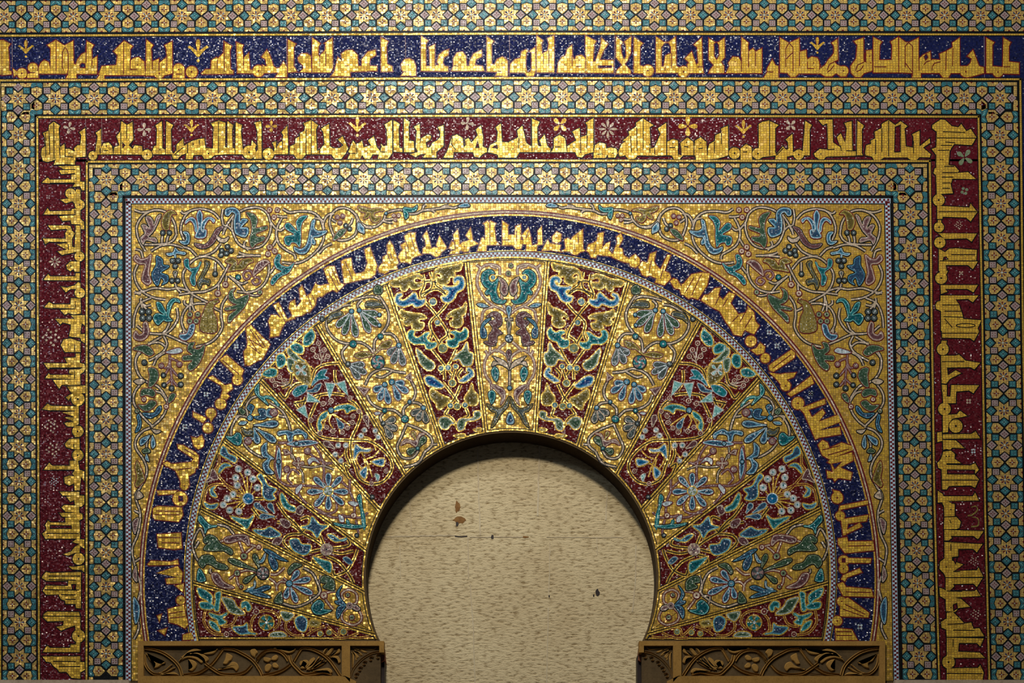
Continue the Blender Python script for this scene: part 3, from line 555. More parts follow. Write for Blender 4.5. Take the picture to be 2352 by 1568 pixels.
letters(RED, 'T2', [
 '20 1110 80 1095 86 1432 15 1432 20 1392 50 1350 45 1180', 'O 145 1390 52;195 1382 200 1340 180 1290 215 1275 220 1330 240 1290 270 1275 280 1220 260 1195 315 1135 322 1392 200 1392;L 218 1280 218 1342;L 272 1275 270 1352',
 '335 1392 340 1320 385 1300 390 1250 420 1235 425 1205 470 1180 475 1145 460 1115 530 1085 590 1130 572 1170 580 1362 610 1350 650 1300 640 1200 620 1160 690 1120 695 1320 730 1340 790 1335 820 1310 770 1260 812 1230 860 1340 840 1382 800 1432 740 1432 710 1392 480 1392 450 1432 400 1432 370 1392;L 425 1210 430 1392;L 483 1170 484 1392;L 530 1090 530 1392;L 605 1345 605 1385;D 380 1345 760 1380',
 '860 1432 880 1382 865 1370 905 1270 930 1300 960 1292 985 1270 1000 1330 1070 1312 1040 1270 1090 1230 1120 1330 1150 1362 1160 1300 1180 1322 1215 1312 1210 1170 1190 1125 1255 1085 1258 1382 1220 1432 1130 1432 1140 1392 1080 1392 1060 1432 1010 1432 990 1396 970 1432;L 935 1292 940 1384;L 870 1386 945 1386;L 1160 1312 1150 1370 1215 1372;D 1035 1380',
 '1270 1085 1325 1120 1315 1160 1320 1332 1350 1342 1350 1372 1270 1367;1365 1065 1415 1100 1405 1150 1410 1272 1450 1275 1460 1372 1365 1372;L 1358 1100 1358 1370',
 '1420 1392 1490 1372 1470 1330 1480 1180 1455 1145 1505 1120 1510 1300 1520 1250 1580 1215 1610 1230 1600 1262 1560 1282 1570 1332 1600 1332 1620 1290 1660 1270 1690 1240 1690 1190 1670 1150 1720 1130 1720 1320 1655 1370 1655 1422 1535 1422 1560 1387 1510 1392 1470 1417;L 1615 1330 1615 1382',
 '1720 1422 1755 1362 1780 1292 1800 1230 1840 1215 1890 1245 1900 1332 1920 1312 1915 1262 1945 1245 1970 1290 2030 1220 2010 1170 2055 1135 2075 1240 2070 1322 2110 1340 2110 1372 2070 1392 2040 1422 2000 1412 1985 1372 1810 1372 1805 1426;H 2010 1330 2028 1270 2040 1330;D 1840 1265;L 1800 1240 1790 1300 1830 1352',
 '2120 1372 2140 1310 2200 1280 2210 1190 2190 1150 2235 1115 2245 1282 2352 1290 2352 1422 2230 1422 2200 1392;H 2160 1330 2200 1310 2205 1340'], 'black')
letters(RED, 'T3', [
 '-60 1372 -20 1330 40 1280 120 1240 110 1180 155 1135 190 1290 220 1312 240 1320 240 1070 310 1100 290 1150 290 1272 300 1322 330 1320 310 1270 355 1215 380 1320 410 1342 405 1372 130 1372 100 1422 -60 1422;L 240 1080 242 1362;L 125 1240 120 1342;D 70 1345 170 1310',
 '415 1372 440 1332 440 1250 490 1215 540 1250 555 1372;D 485 1280;L 450 1326 500 1326', '560 1322 600 1292 640 1270 620 1212 605 1190 670 1155 675 1240 740 1220 740 1130 725 1110 795 1065 795 1372 720 1392 690 1422 650 1412 630 1372 560 1372;L 675 1170 680 1382;L 738 1222 735 1342;D 620 1330',
 '800 1372 810 1312 850 1285 905 1300 910 1342 950 1330 1000 1342 1015 1382 990 1422 930 1422 920 1392 905 1426 795 1426;D 850 1340 970 1383;L 830 1392 880 1390',
 '1020 1372 1050 1300 1090 1272 1060 1270 1120 1220 1110 1190 1180 1145 1180 1110 1240 1070 1335 1130 1300 1150 1310 1340 1345 1332 1400 1210 1375 1160 1450 1110 1450 1402 1350 1406 1190 1402 1170 1432 1110 1436 1080 1402 1030 1412;L 1130 1230 1135 1372;L 1184 1150 1188 1362;L 1243 1080 1243 1352;L 1303 1300 1305 1380;L 1345 1340 1345 1392',
 '1460 1372 1460 1280 1510 1255 1555 1270 1560 1392 1590 1402 1580 1290 1640 1240 1695 1280 1702 1360 1710 1270 1760 1240 1810 1280 1817 1382 1840 1300 1890 1270 1895 1220 1950 1195 1945 1160 2005 1135 2010 1402 1910 1432 1720 1442 1710 1402 1600 1402 1570 1436 1520 1436 1500 1402 1460 1402;D 1510 1295 1635 1285 1760 1290;L 1700 1290 1700 1400;L 1820 1310 1820 1402;L 1885 1280 1885 1382;L 1945 1200 1945 1302;L 1480 1332 1530 1332;L 1610 1322 1650 1327;L 1740 1342 1780 1337;L 1557 1340 1560 1402',
 'O 2065 1382 52;2120 1440 2120 1340 2170 1300 2220 1330 2225 1440;D 2175 1335;L 2140 1372 2180 1370;O 2275 1387 50'], 'black')
letters(RED, 'T4', [
 '-38 1120 -2 1100 55 1090 140 1130 110 1160 110 1372 125 1402 -36 1420;L 60 1090 60 1402', '110 1436 115 1402 180 1322 210 1352 230 1345 225 1280 205 1260 265 1210 270 1372 360 1362 380 1090 440 1130 420 1170 420 1402 270 1402 215 1412 215 1440;L 120 1402 185 1335;O 322 1395 46',
 '460 1387 510 1345 585 1352 580 1112 540 1130 500 1085 625 1080 630 1285 700 1332 665 1240 700 1205 740 1290 755 1160 735 1112 800 1095 805 1355 835 1365 835 1406 570 1412 550 1437 505 1437 470 1412;L 580 1350 645 1347;L 700 1312 706 1362;L 750 1362 830 1362;D 520 1390',
 '850 1090 910 1135 890 1170 890 1382 900 1402 845 1402', '920 1382 930 1312 975 1300 970 1270 1010 1250 1005 1190 1070 1155 1070 1120 1130 1085 1190 1130 1240 1095 1300 1140 1275 1160 1285 1322 1350 1332 1355 1240 1345 1212 1410 1180 1410 1322 1500 1250 1505 1290 1440 1332 1510 1392 1500 1422 1410 1417 1380 1446 1330 1442 1300 1422 1090 1422 1050 1446 1000 1442 980 1412 925 1402;H 1190 1150 1236 1130 1236 1370 1184 1372;L 1015 1260 1015 1392;L 1070 1160 1070 1372;L 1130 1090 1130 1412;L 1355 1272 1355 1384',
 '1525 1130 1600 1080 1640 1085 1700 1140 1760 1150 1785 1120 1830 1185 1870 1165 1920 1240 1880 1310 1720 1300 1690 1345 1680 1365 1670 1500 1640 1568 1560 1568 1560 1400 1520 1345 1560 1330 1565 1190 1525 1160;L 1620 1190 1820 1197;L 1565 1245 1920 1248;L 1640 1282 1730 1290;L 1600 1312 1700 1312;L 1575 1358 1680 1355;D 1600 1440'], 'black')
letters(RED, 'L1', [
 '250 75 275 30 440 10 440 75 350 68', '290 88 485 85 490 228 527 228 527 305 505 305 490 270 420 275 445 242 215 242 145 235 195 190 215 210 410 208 410 165 450 160 440 150 320 160 300 128 350 120;L 320 120 445 118;L 215 240 440 240;D 450 200',
 'O 402 333 46;310 390 400 375 440 340 455 295 490 300 490 440 450 440 420 402 360 422;O 485 435 44', '160 522 195 465 215 495 410 490 415 475 450 470 490 470 490 562 522 590 525 655 500 655 490 612 410 607 405 575 330 582 300 540 445 527;L 215 526 445 526;L 442 480 442 526',
 '200 622 375 622 402 630 415 670 440 692 415 742 415 810 440 822 450 622 490 622 490 872 445 860 325 887 285 855 370 840 275 790 375 782 365 770 210 767 175 790 155 740 360 742 355 690 375 660 365 650 230 662;L 380 790 385 840;D 395 700;O 482 900 44',
 '365 980 400 945 485 945 485 1037 440 1037 430 1012 400 1032 370 1012;D 405 985;160 1107 200 1060 220 1080 445 1080 450 1050 485 1050 485 1115 165 1112', '315 1170 370 1180 440 1160 470 1130 490 1140 490 1240 450 1192 400 1192 360 1222;O 485 1228 46',
 '165 1357 210 1310 240 1330 400 1330 405 1275 490 1280 495 1412 430 1422 380 1407 350 1426 310 1380 450 1372 240 1367;L 445 1300 445 1372;L 240 1367 440 1372', '265 1462 440 1460 405 1430 530 1430 530 1522 502 1500 490 1570 405 1570 405 1512 330 1492 310 1512'], 'black')
letters(RED, 'L2', [
 '400 -10 490 -10 490 30 530 30 530 112 500 92 490 62 390 52', '315 130 340 80 400 70 490 100 490 192 350 190;D 380 125;L 440 120 440 190',
 '160 292 375 295 350 245 450 240 450 205 487 205 487 292 525 300 540 335 515 377 490 387 490 437 175 427 205 385 220 397 440 397 390 382 395 350 500 345 490 335 215 337 200 345;L 215 336 510 334;L 440 360 440 432',
 '245 443 490 437 490 495 535 495 535 562 410 557 370 502 450 492 320 487 300 522;L 370 496 490 492', 'O 468 615 60;360 600 430 555 470 560 400 602 385 627;D 450 605', '148 705 195 655 225 675 450 680 475 660 475 840 440 862 370 860 345 830 430 817 350 782 430 770 330 735 440 725 225 717;L 350 772 430 777;L 355 814 425 817;L 225 718 440 723',
 'O 468 905 50;440 930 482 930 480 957 440 957', '350 1020 390 975 480 970 485 1067 440 1067 400 1057 365 1050;D 390 1020;L 432 1020 432 1062', 'O 468 1120 50',
 '160 1250 210 1190 235 1215 395 1215 395 1170 470 1170 480 1250 525 1265 525 1352 495 1312 485 1437 440 1437 435 1372 390 1392 350 1372 345 1320 390 1302 440 1312 420 1287 440 1252;D 390 1345;L 235 1253 440 1253', '305 1450 480 1450 480 1482 525 1485 525 1560 500 1582 445 1582 435 1522 400 1537 365 1495 440 1487 330 1482'], 'black')
letters(RED, 'L3', [
 '315 20 340 0 430 5 470 0 470 70 500 80 500 120 470 137 475 172 478 297 190 297 175 302 145 252 165 240 185 205 170 178 195 137 220 155 350 155 345 112 460 107 320 102 295 70 440 70 400 62 350 60;H 215 180 400 182 402 206 215 206;L 180 250 470 250;D 200 270',
 '410 325 450 300 515 305 515 382 480 362 472 420 435 422 370 447 330 435 400 410 430 372 470 345;O 465 475 52;380 542 440 545 490 535 515 530 515 592 490 572 410 567', '155 615 180 588 215 600 485 590 485 912 440 907 440 872 350 872 345 842 310 832 290 795 310 790 180 792 150 757 175 710 370 715 375 667 180 667 140 642;L 200 626 480 626;L 200 657 440 662;L 165 748 470 750;L 310 790 440 793;L 350 830 440 833;H 405 700 440 700 440 745 410 745',
 '160 960 190 940 470 945 480 990 480 1102 440 1102 435 1062 370 1082 310 1107 270 1075 330 1062 335 1022 190 1027 150 990;L 150 979 480 981', 'O 465 1155 56;445 1195 480 1195 475 1297 150 1297 185 1240 215 1260 390 1260 395 1230 440 1230', '145 1335 480 1335 480 1385 515 1385 520 1452 480 1477 480 1532 400 1522 360 1472 295 1472 275 1442 245 1422 220 1387 180 1382;L 240 1376 440 1380;L 290 1426 480 1422'], 'black')
letters(RED, 'R1', [
 '205 -20 310 -20 305 80 360 85 400 130 385 150 480 140 555 205 340 200 335 225 325 245 345 332 240 337 240 350 200 350 195 170 170 150 180 110 205 100;L 250 147 385 147;L 245 187 350 187;L 250 240 325 238;L 250 287 320 287;L 265 90 355 90;D 255 30', 'O 218 393 53', '205 445 495 460 505 425 565 500 505 585 465 550 255 542 250 562 205 562;L 215 498 560 498', 'O 220 637 45;210 572 240 572 240 602 210 602',
 '215 692 560 695 515 767 470 737 270 742;O 228 775 50', '220 832 275 862 310 832 370 827 560 842 555 935 570 945 525 1015 480 977 280 977 290 1032 220 1032;L 330 885 545 885;L 225 940 570 940;H 262 910 285 905 300 925 260 930', 'O 240 1095 53;225 1020 300 1030 285 1062 230 1062',
 '235 1157 570 1157 530 1222 475 1192 275 1192 295 1217 240 1237', '235 1252 575 1252 525 1312 480 1282 370 1287 400 1332 430 1420 440 1462 600 1475 560 1568 240 1568 240 1392 195 1372 190 1332 205 1307 235 1300;L 250 1337 400 1337;L 270 1392 420 1392;L 260 1442 440 1447;E 460 1522 85 18;L 270 1460 340 1540;D 290 1500'], 'black')
letters(RED, 'R2', [
 '245 -20 570 -20 580 10 535 92 500 67 250 62;L 245 22 560 22', 'O 255 167 53;245 90 290 90 285 122 240 122', '240 225 370 225 400 215 460 270 590 290 540 347 500 328 292 332 300 402 370 357 420 382 320 432 285 477 245 472;L 245 278 450 278;H 305 345 350 340 300 377', '245 485 290 490 290 592 325 592 330 490 580 492 530 562 490 537 375 547 370 652 260 652;O 270 705 56;D 265 540',
 '255 760 380 752 410 720 475 767 340 792 310 832 300 912 255 917', 'O 372 858 60', '255 932 510 930 550 905 590 967 255 972;205 915 245 910 250 990 205 1002', '255 982 370 987 410 1020 450 1057 340 1052 320 1072 290 1062 260 1072', '260 1087 330 1080 365 1110 360 1152 420 1192 290 1192 280 1232 240 1247 215 1232 205 1192 240 1152;D 285 1130 310 1130',
 '260 1207 500 1212 545 1192 580 1250 540 1292 580 1337 545 1412 505 1392 310 1397 290 1427 250 1427 245 1252;H 295 1252 540 1254 540 1290 295 1288;L 245 1343 570 1343;D 375 1370', '210 1440 255 1470 260 1490 525 1490 545 1455 580 1527 300 1532 360 1572 260 1572 250 1542 210 1547'], 'black')
letters(RED, 'R3', [
 '260 -10 355 -10 355 97 265 102;D 320 40', '265 110 370 105 410 150 395 202 370 212 260 214;L 310 130 322 162', '265 220 610 230 560 302 520 272 320 272 330 292 300 312 265 312', '265 327 600 345 550 417 520 387 385 387 385 452 330 457 330 490 430 525 350 582 550 575 565 550 605 632 275 637 260 602 220 562 225 502 265 472;H 335 470 378 460 362 520;L 320 345 320 402;D 280 545;L 340 586 400 586',
 '275 645 600 645 550 722 520 692 340 697 350 717 310 757 530 760 545 745 585 802 340 817 410 827 490 897 390 907 360 942 280 937 275 832 225 802 220 730 260 742 275 757;L 280 757 420 760;H 340 880 372 868 380 910 345 930;D 320 905', '285 950 340 945 390 992 440 1045 500 1035 520 1092 570 1085 615 1157 285 1162 280 1097 240 1082 235 1030 285 1000;L 290 1052 440 1047;L 340 1102 530 1107;D 320 990 380 1000',
 '285 1170 610 1177 580 1247 550 1217 390 1217 385 1292 575 1302 620 1347 285 1347;L 340 1182 340 1252', 'O 300 1385 56', '285 1440 560 1437 580 1412 610 1477 600 1542 285 1542;L 285 1484 600 1487'], 'black')
for c, x, y, r, k, m, ro in (('T1', 625, 1155, 55, 'cross4', 'cream', .2), ('T1', 1300, 1170, 62, 'cross4', 'cream', 0), ('T1', 1725, 1150, 72, 'trefoil', 'gold_letter', 0), ('T2', 170, 1140, 52, 'cross4', 'gold_letter', 0), ('T2', 945, 1140, 85, 'trefoil', 'gold_letter', 0),
                          ('T2', 1935, 1115, 60, 'cross4', 'cream', .1), ('T3', 495, 1125, 74, 'cross4', 'gold_letter', pi / 4), ('T3', 925, 1165, 84, 'star8', 'cream', 0), ('T3', 1645, 1140, 88, 'cross4', 'gold_letter', 0), ('T3', 2145, 1160, 78, 'trefoil', 'gold_letter', 0),
                          ('T4', 250, 1130, 55, 'cross4', 'cream', pi / 4), ('T4', 1815, 1420, 82, 'cross4', 'sage', .6), ('L1', 260, 948, 55, 'star8', 'cream', 0), ('L1', 200, 365, 22, 'dots', 'lilac', 0), ('L2', 225, 60, 80, 'cluster', 'cream', 0), ('L2', 225, 860, 62, 'cluster', 'cream', 0),
                          ('L2', 240, 1070, 62, 'cluster', 'cream', .3), ('L2', 252, 1360, 40, 'cluster', 'pale', 0), ('R1', 395, 620, 36, 'cluster', 'cream', 0), ('R1', 420, 1050, 24, 'cross4', 'cream', pi / 4), ('R2', 488, 635, 28, 'dots', 'cream', 0), ('R2', 530, 1082, 26, 'dots', 'pale', 0),
                          ('R3', 520, 497, 40, 'cluster', 'cream', 0), ('R3', 540, 965, 45, 'cluster', 'cream', 0), ('R1', 450, 310, 40, 'dots', 'sage', .3)): floret(RED, c, x, y, r, k, m, ro)
mb = MB(); x0, y0, s = CROP['R3']
for t in ('500 20 540 10 555 45 510 85 470 95', '510 105 560 120 560 180 500 190'): mb.ribbon(catmull([(x0 + x / s, y0 + y / s) for x, y in nums(t)]), 4, 'olive', PL + 0.9, taper=(.5, 1))
mb.build('floret', RED)
for x in (197, 234, 473, 662, 902, 1172, 1365, 1535, 1674, 1965): seam(RED, [(x, 274), (x + 1, 366)], 'lilac')
for y in (360, 497, 836, 1415): seam(RED, [(92, y), (196, y + 1)], 'red_dark')
letters(ARC, 'A1', [
 '0 650 60 620 55 490 90 440 130 490 205 730 180 760 100 782 80 802 70 850 20 882 0 862;L 60 620 100 720;L 100 600 130 702', '205 650 250 570 270 560 240 490 310 450 290 370 345 330 435 325 430 420 480 592 520 622 440 642 390 672 370 742 320 722 240 722;L 295 500 320 682;L 310 440 350 582;L 365 332 440 602',
 '535 600 540 540 580 510 570 420 540 370 590 300 610 370 650 540 690 522 740 530 720 490 760 370 850 512 850 540 790 582 770 622 720 652 670 622 640 602;D 720 590', '890 532 930 440 960 460 970 540 950 350 1005 285 1020 360 1030 490 1080 450 1130 440 1170 420 1120 360 1180 260 1195 340 1210 430 1290 472 1170 512 1150 572 1100 587 1060 562 1030 562 1020 602 900 612 920 572 990 562;D 1100 510;L 965 450 970 552',
 '1275 572 1330 400 1350 390 1380 430 1380 230 1355 200 1410 165 1430 190 1450 165 1520 200 1500 240 1520 430 1570 487 1395 490 1390 572;L 1440 180 1440 482', '1610 165 1690 220 1680 250 1690 352 1780 357 1790 240 1855 215 1860 422 1900 430 1870 360 1960 260 1985 350 2010 502 2090 472 2090 300 2140 240 2150 482 2080 492 2070 572 1930 572 1940 482 1880 472 1860 542 1800 547 1750 492 1610 492;L 1610 422 1710 422;L 1800 300 1800 442;L 2010 382 2010 482;L 1960 300 1930 400'], 'maroon')
letters(ARC, 'A5', [
 '15 257 60 175 75 200 160 215 150 252 165 267 80 252;95 150 130 110 165 130 160 180 130 202 100 187;D 130 155', '165 262 200 240 190 170 215 160 240 175 255 150 330 92 332 242 350 257 310 267 285 289 250 284 230 262;L 265 200 270 265;L 292 130 297 202;D 240 205', '360 257 375 210 405 200 440 180 450 125 490 115 485 232 510 202 540 190 530 252 560 282 570 302 440 287 430 312 395 307 380 272;L 430 212 420 272;L 488 180 485 240',
 '560 287 600 190 590 150 625 125 640 165 605 232 635 242 645 292 700 325 690 352 640 342 560 307;690 350 695 310 735 285 770 320 770 362 740 387 700 377;D 735 325', '760 382 790 340 830 352 850 280 895 265 880 342 900 372 930 402 985 290 1010 290 960 412 1000 432 1010 472 980 502 960 522 890 502 900 472 850 447 820 457 790 442;L 860 330 840 432;L 960 372 930 470;D 985 450', '1005 492 1030 470 1060 482 1090 532 1170 440 1240 425 1310 430 1290 522 1220 632 1090 592 1080 552 1040 547;L 1190 460 1120 582;L 1245 440 1170 602;D 1050 510'], 'maroon')
letters(ARC, 'A6', [
 '30 195 15 150 70 140 150 90 190 80 180 130 130 217 100 227 60 242 20 212', '140 252 160 220 190 215 230 175 265 170 250 220 280 250 320 200 360 215 330 270 380 342 430 332 440 290 480 330 490 390 515 415 480 472 420 442 400 482 350 472 330 432 300 392 260 322 200 292;L 260 222 230 282;L 310 240 280 292;L 380 350 340 390;L 440 302 390 392;L 470 352 420 432;D 180 250', 'O 460 515 36;495 560 520 525 550 550 545 592 500 602 460 572;D 525 555', 'O 553 625 31', '575 672 720 570 745 590 740 622 605 712 580 702;L 720 600 600 690'], 'maroon')
letters(ARC, 'A7', [
 '65 90 130 100 155 95 220 90 205 115 165 130 190 160 180 190 145 190 135 160 100 120;O 160 165 29', '170 212 305 110 322 150 190 227', 'O 230 265 35;240 295 275 283 385 240 388 268 290 302 310 345 370 300 385 320 350 370 460 330 475 370 345 422 470 400 475 442 350 462 330 472 300 402 265 322', '345 502 370 475 400 490 410 522 480 490 540 510 545 532 440 572 420 592 370 562;L 370 532 470 507;L 400 562 520 527;D 375 505', '400 602 420 580 540 545 545 592 470 632 540 662 530 702 460 692 440 712 430 692 400 692 395 650 430 660 420 612;H 425 612 480 600 440 640', 'O 455 805 33;430 760 470 770 480 792 440 790', '470 852 630 820 630 842 480 872 460 892'], 'maroon')
letters(ARC, 'A8', [
 'O 200 235 24;205 250 225 250 345 230 335 262 240 275 230 332 215 337;230 310 300 270 312 290 235 327', '190 352 235 345 240 367 370 365 376 412 225 427 190 382;L 240 390 360 388', 'O 218 465 27;215 450 360 455 355 477 240 477;O 218 507 24;H 210 455 226 455 226 472 210 472', '205 562 215 540 300 505 312 525 235 552 225 572', '185 587 215 575 230 600 360 612 372 652 215 647;L 230 626 358 630', 'O 208 675 24;200 672 240 655 350 735 345 757 200 752;L 225 690 330 742;L 215 715 320 752', 'O 185 775 26;175 812 260 820 290 874 178 874;L 180 830 260 830;L 180 850 262 850'], 'maroon')
letters(ARC, 'A2', [
 '920 232 950 195 990 202 985 150 1000 130 1040 190 1055 235 985 240 960 262 930 257;D 960 215', '830 100 865 85 915 215 900 272 860 297 825 282 770 292 720 302 830 250 850 195 840 160;D 860 250', '670 180 700 165 735 160 745 230 765 270 840 255 880 292 830 302 740 322 690 332;L 695 180 745 302', '550 235 580 215 620 215 660 330 690 342 640 392 600 372;L 575 240 645 382;L 600 225 655 340', '490 340 530 350 560 340 590 340 605 380 560 402 540 422 460 422 470 392;D 560 370', '380 370 400 350 430 422 460 402 495 330 510 392 560 402 500 432 490 482 450 532 410 522 420 482 390 442;L 440 420 470 500;L 470 410 490 460', '320 462 350 445 360 502 400 450 430 472 450 522 400 552 340 562 310 502;D 395 490', '205 482 240 465 300 582 340 552 350 572 290 592 260 642 240 692 180 702 185 650 170 592 190 550 230 552 260 577;L 235 495 285 595;D 215 590', '15 640 50 620 130 702 180 752 130 852 60 872 10 892 0 802 30 762;L 45 650 120 762;L 25 690 90 792;L 80 670 150 770'], 'maroon')
letters(ARC, 'A3', [
 '590 40 620 20 720 70 680 182 650 192 600 222 580 222 620 152 580 112;L 605 60 690 112;L 592 92 670 152', '405 187 450 155 560 252 545 292 550 322 500 342 490 312 510 292;O 520 315 33;L 425 190 530 280', '330 302 360 290 440 352 480 340 490 372 450 402 430 392 415 352', 'O 412 470 35;425 382 470 422 450 442 410 432', 'O 350 530 33;340 557 375 545 350 587;O 330 625 33', '235 522 320 562 300 592 235 552', '225 682 260 690 290 672 305 702 300 742 270 762 240 742;O 270 730 29', '135 732 170 735 250 782 270 802 265 882 200 872 240 822 140 757;L 180 762 250 802;D 240 840', '50 852 110 855 250 842 260 872 230 892 60 872'], 'maroon')
letters(ARC, 'A4', [
 '130 52 150 40 200 70 290 50 280 92 215 132 190 82;L 200 80 270 70', '210 122 250 105 255 152 220 162;O 232 155 19', 'O 212 215 34;105 178 200 176 185 192 110 197;H 205 203 224 205 226 226 206 226', '85 262 105 250 220 255 225 292 205 322 95 312 85 300;L 100 272 215 274;L 92 290 210 290', '105 382 215 375 220 447 185 452 110 442;L 110 396 215 397;L 125 420 210 422', '60 522 75 505 170 510 200 500 205 522 65 527', '105 562 200 530 225 562 215 612 150 612 145 590 200 582;D 200 570', '190 622 230 610 225 652;O 215 690 21', '155 732 230 710 235 742 250 802 235 822 200 802 160 792;L 160 752 225 742;L 165 772 235 767', '105 762 125 755 115 792;110 832 150 820 140 852;225 852 265 840 275 872 225 876'], 'maroon')
for c, x, y, r in (('A5', 85, 45, 20), ('A5', 230, 72, 20), ('A1', 860, 270, 34), ('A6', 392, 267, 19), ('A6', 578, 457, 20), ('A6', 627, 546, 20), ('A6', 845, 852, 18), ('A7', 303, 208, 17), ('A8', 302, 805, 18), ('A2', 785, 158, 24), ('A2', 275, 428, 24), ('A3', 318, 408, 20), ('A3', 182, 615, 20), ('A3', 512, 100, 20)): floret(ARC, c, x, y, r, 'dots', 'pale', 0)
for r in (NAVY, RED, ARC): del r['_g']
# ------------------------------------------------------------------ vine and flower ornament
ST = {  # contour, its width, bands from the rim inwards, heart
    't': ('black', 2.3, (('teal_pale', 1.5), ('teal', 3.4)), 'teal_dark'), 'T': ('black', 2.6, (('teal_pale', 1.0), ('teal', 4.5)), 'teal_dark'), 'u': ('maroon', 2.2, (('teal_pale', 1.2), ('teal', 3.2)), 'teal_dark'),
    'b': ('black', 2.4, (('pale', 1.0), ('sky', 3.4)), 'ink'), 'B': ('black', 2.4, (('sky', 1.5),), 'ink'), 's': ('maroon', 2.3, (('pale', 1.4), ('sky', 3.2)), 'ink'),
    'g': ('black', 2.4, (('sage', 1.5),), 'green'), 'G': ('maroon', 2.3, (('sage', 1.4),), 'green'), 'e': ('maroon', 2.2, (('pale', 1.5),), 'green'), 'j': ('maroon', 2.2, (('pale', 1.4),), 'slate'),
    'k': ('black', 2.4, (('cream', 1.4),), 'slate'), 'o': ('maroon', 2.3, (('straw', 1.2), ('olive', 3.6)), 'olive_dark'), 'O': ('black', 2.4, (('olive', 1.6),), 'slate'),
    'l': ('maroon', 2.2, (('cream', 1.5), ('lilac', 3.2)), 'plum'), 'L': ('black', 2.4, (('cream', 1.3), ('lilac', 4.2)), 'plum'), 'w': ('black', 2.0, (), 'cream'), 'W': ('maroon', 2.0, (), 'pale'),
    'c': ('black', 2.2, (('lilac', 1.2),), 'plum'), 'x': ('maroon', 2.0, (), 'olive'),
    # on red grounds: a gold contour
    'RB': ('gold', 3.2, (('pale', 1.8), ('sky', 3.4), ('azure', 6)), 'azure_dark'), 'RT': ('gold', 3.2, (('teal_pale', 2.0), ('teal', 4.6)), 'teal_dark'), 'RO': ('gold', 3.2, (('straw', 1.8), ('olive', 4.6)), 'olive_dark'), 'RG': ('gold', 3.2, (('pale', 1.2), ('sage', 3.6)), 'green'),
    'RK': ('gold', 3.0, (('teal_pale', 1.2), ('sky', 2.8)), 'ink'), 'Rw': ('cream', 1.6, (('pale', 1.2),), 'teal_pale'), 'Rl': ('cream', 2.2, (), 'plum'), 'Rs': ('cream', 1.8, (('sky', 1.4),), 'ink'), 'Rt': ('pale', 1.5, (('sky', 1.2),), 'teal')}
RS = {  # rings: outer to inner
    'r': ('maroon', 'cream', 'maroon'), 'd': ('black', 'slate', 'pale'), 't': ('black', 'teal', 'pale'), 'b': ('black', 'sky', 'pale'), 'l': ('maroon', 'lilac', 'cream'), 'g': ('maroon', 'sage', 'black'),
    'p': ('cream', 'maroon', 'cream'), 'w': ('cream', 'pale', 'teal'), 'q': ('gold', 'tile_teal', 'pale'), 'h': ('gold', 'sage', 'olive'), 'B': ('pale', 'azure', 'pale'), 'k': ('cream', 'lilac', 'black'), 'y': ('black', 'sage', 'maroon')}
SS = {'k': ('black', 8.0, 'cream', 3.6), 'r': ('maroon', 7.4, 'cream', 3.4), 'g': ('gold', 8.0, 'black', 2.4), 'l': ('maroon', 6.6, 'lilac', 3.2), 'n': ('maroon', 2.2, None, 0), 'y': ('gold', 3.4, None, 0), 'c': ('cream', 2.6, None, 0), 'K': ('black', 6.4, 'cream', 2.6), 'f': ('gold', 6.0, 'maroon', 2.0)}
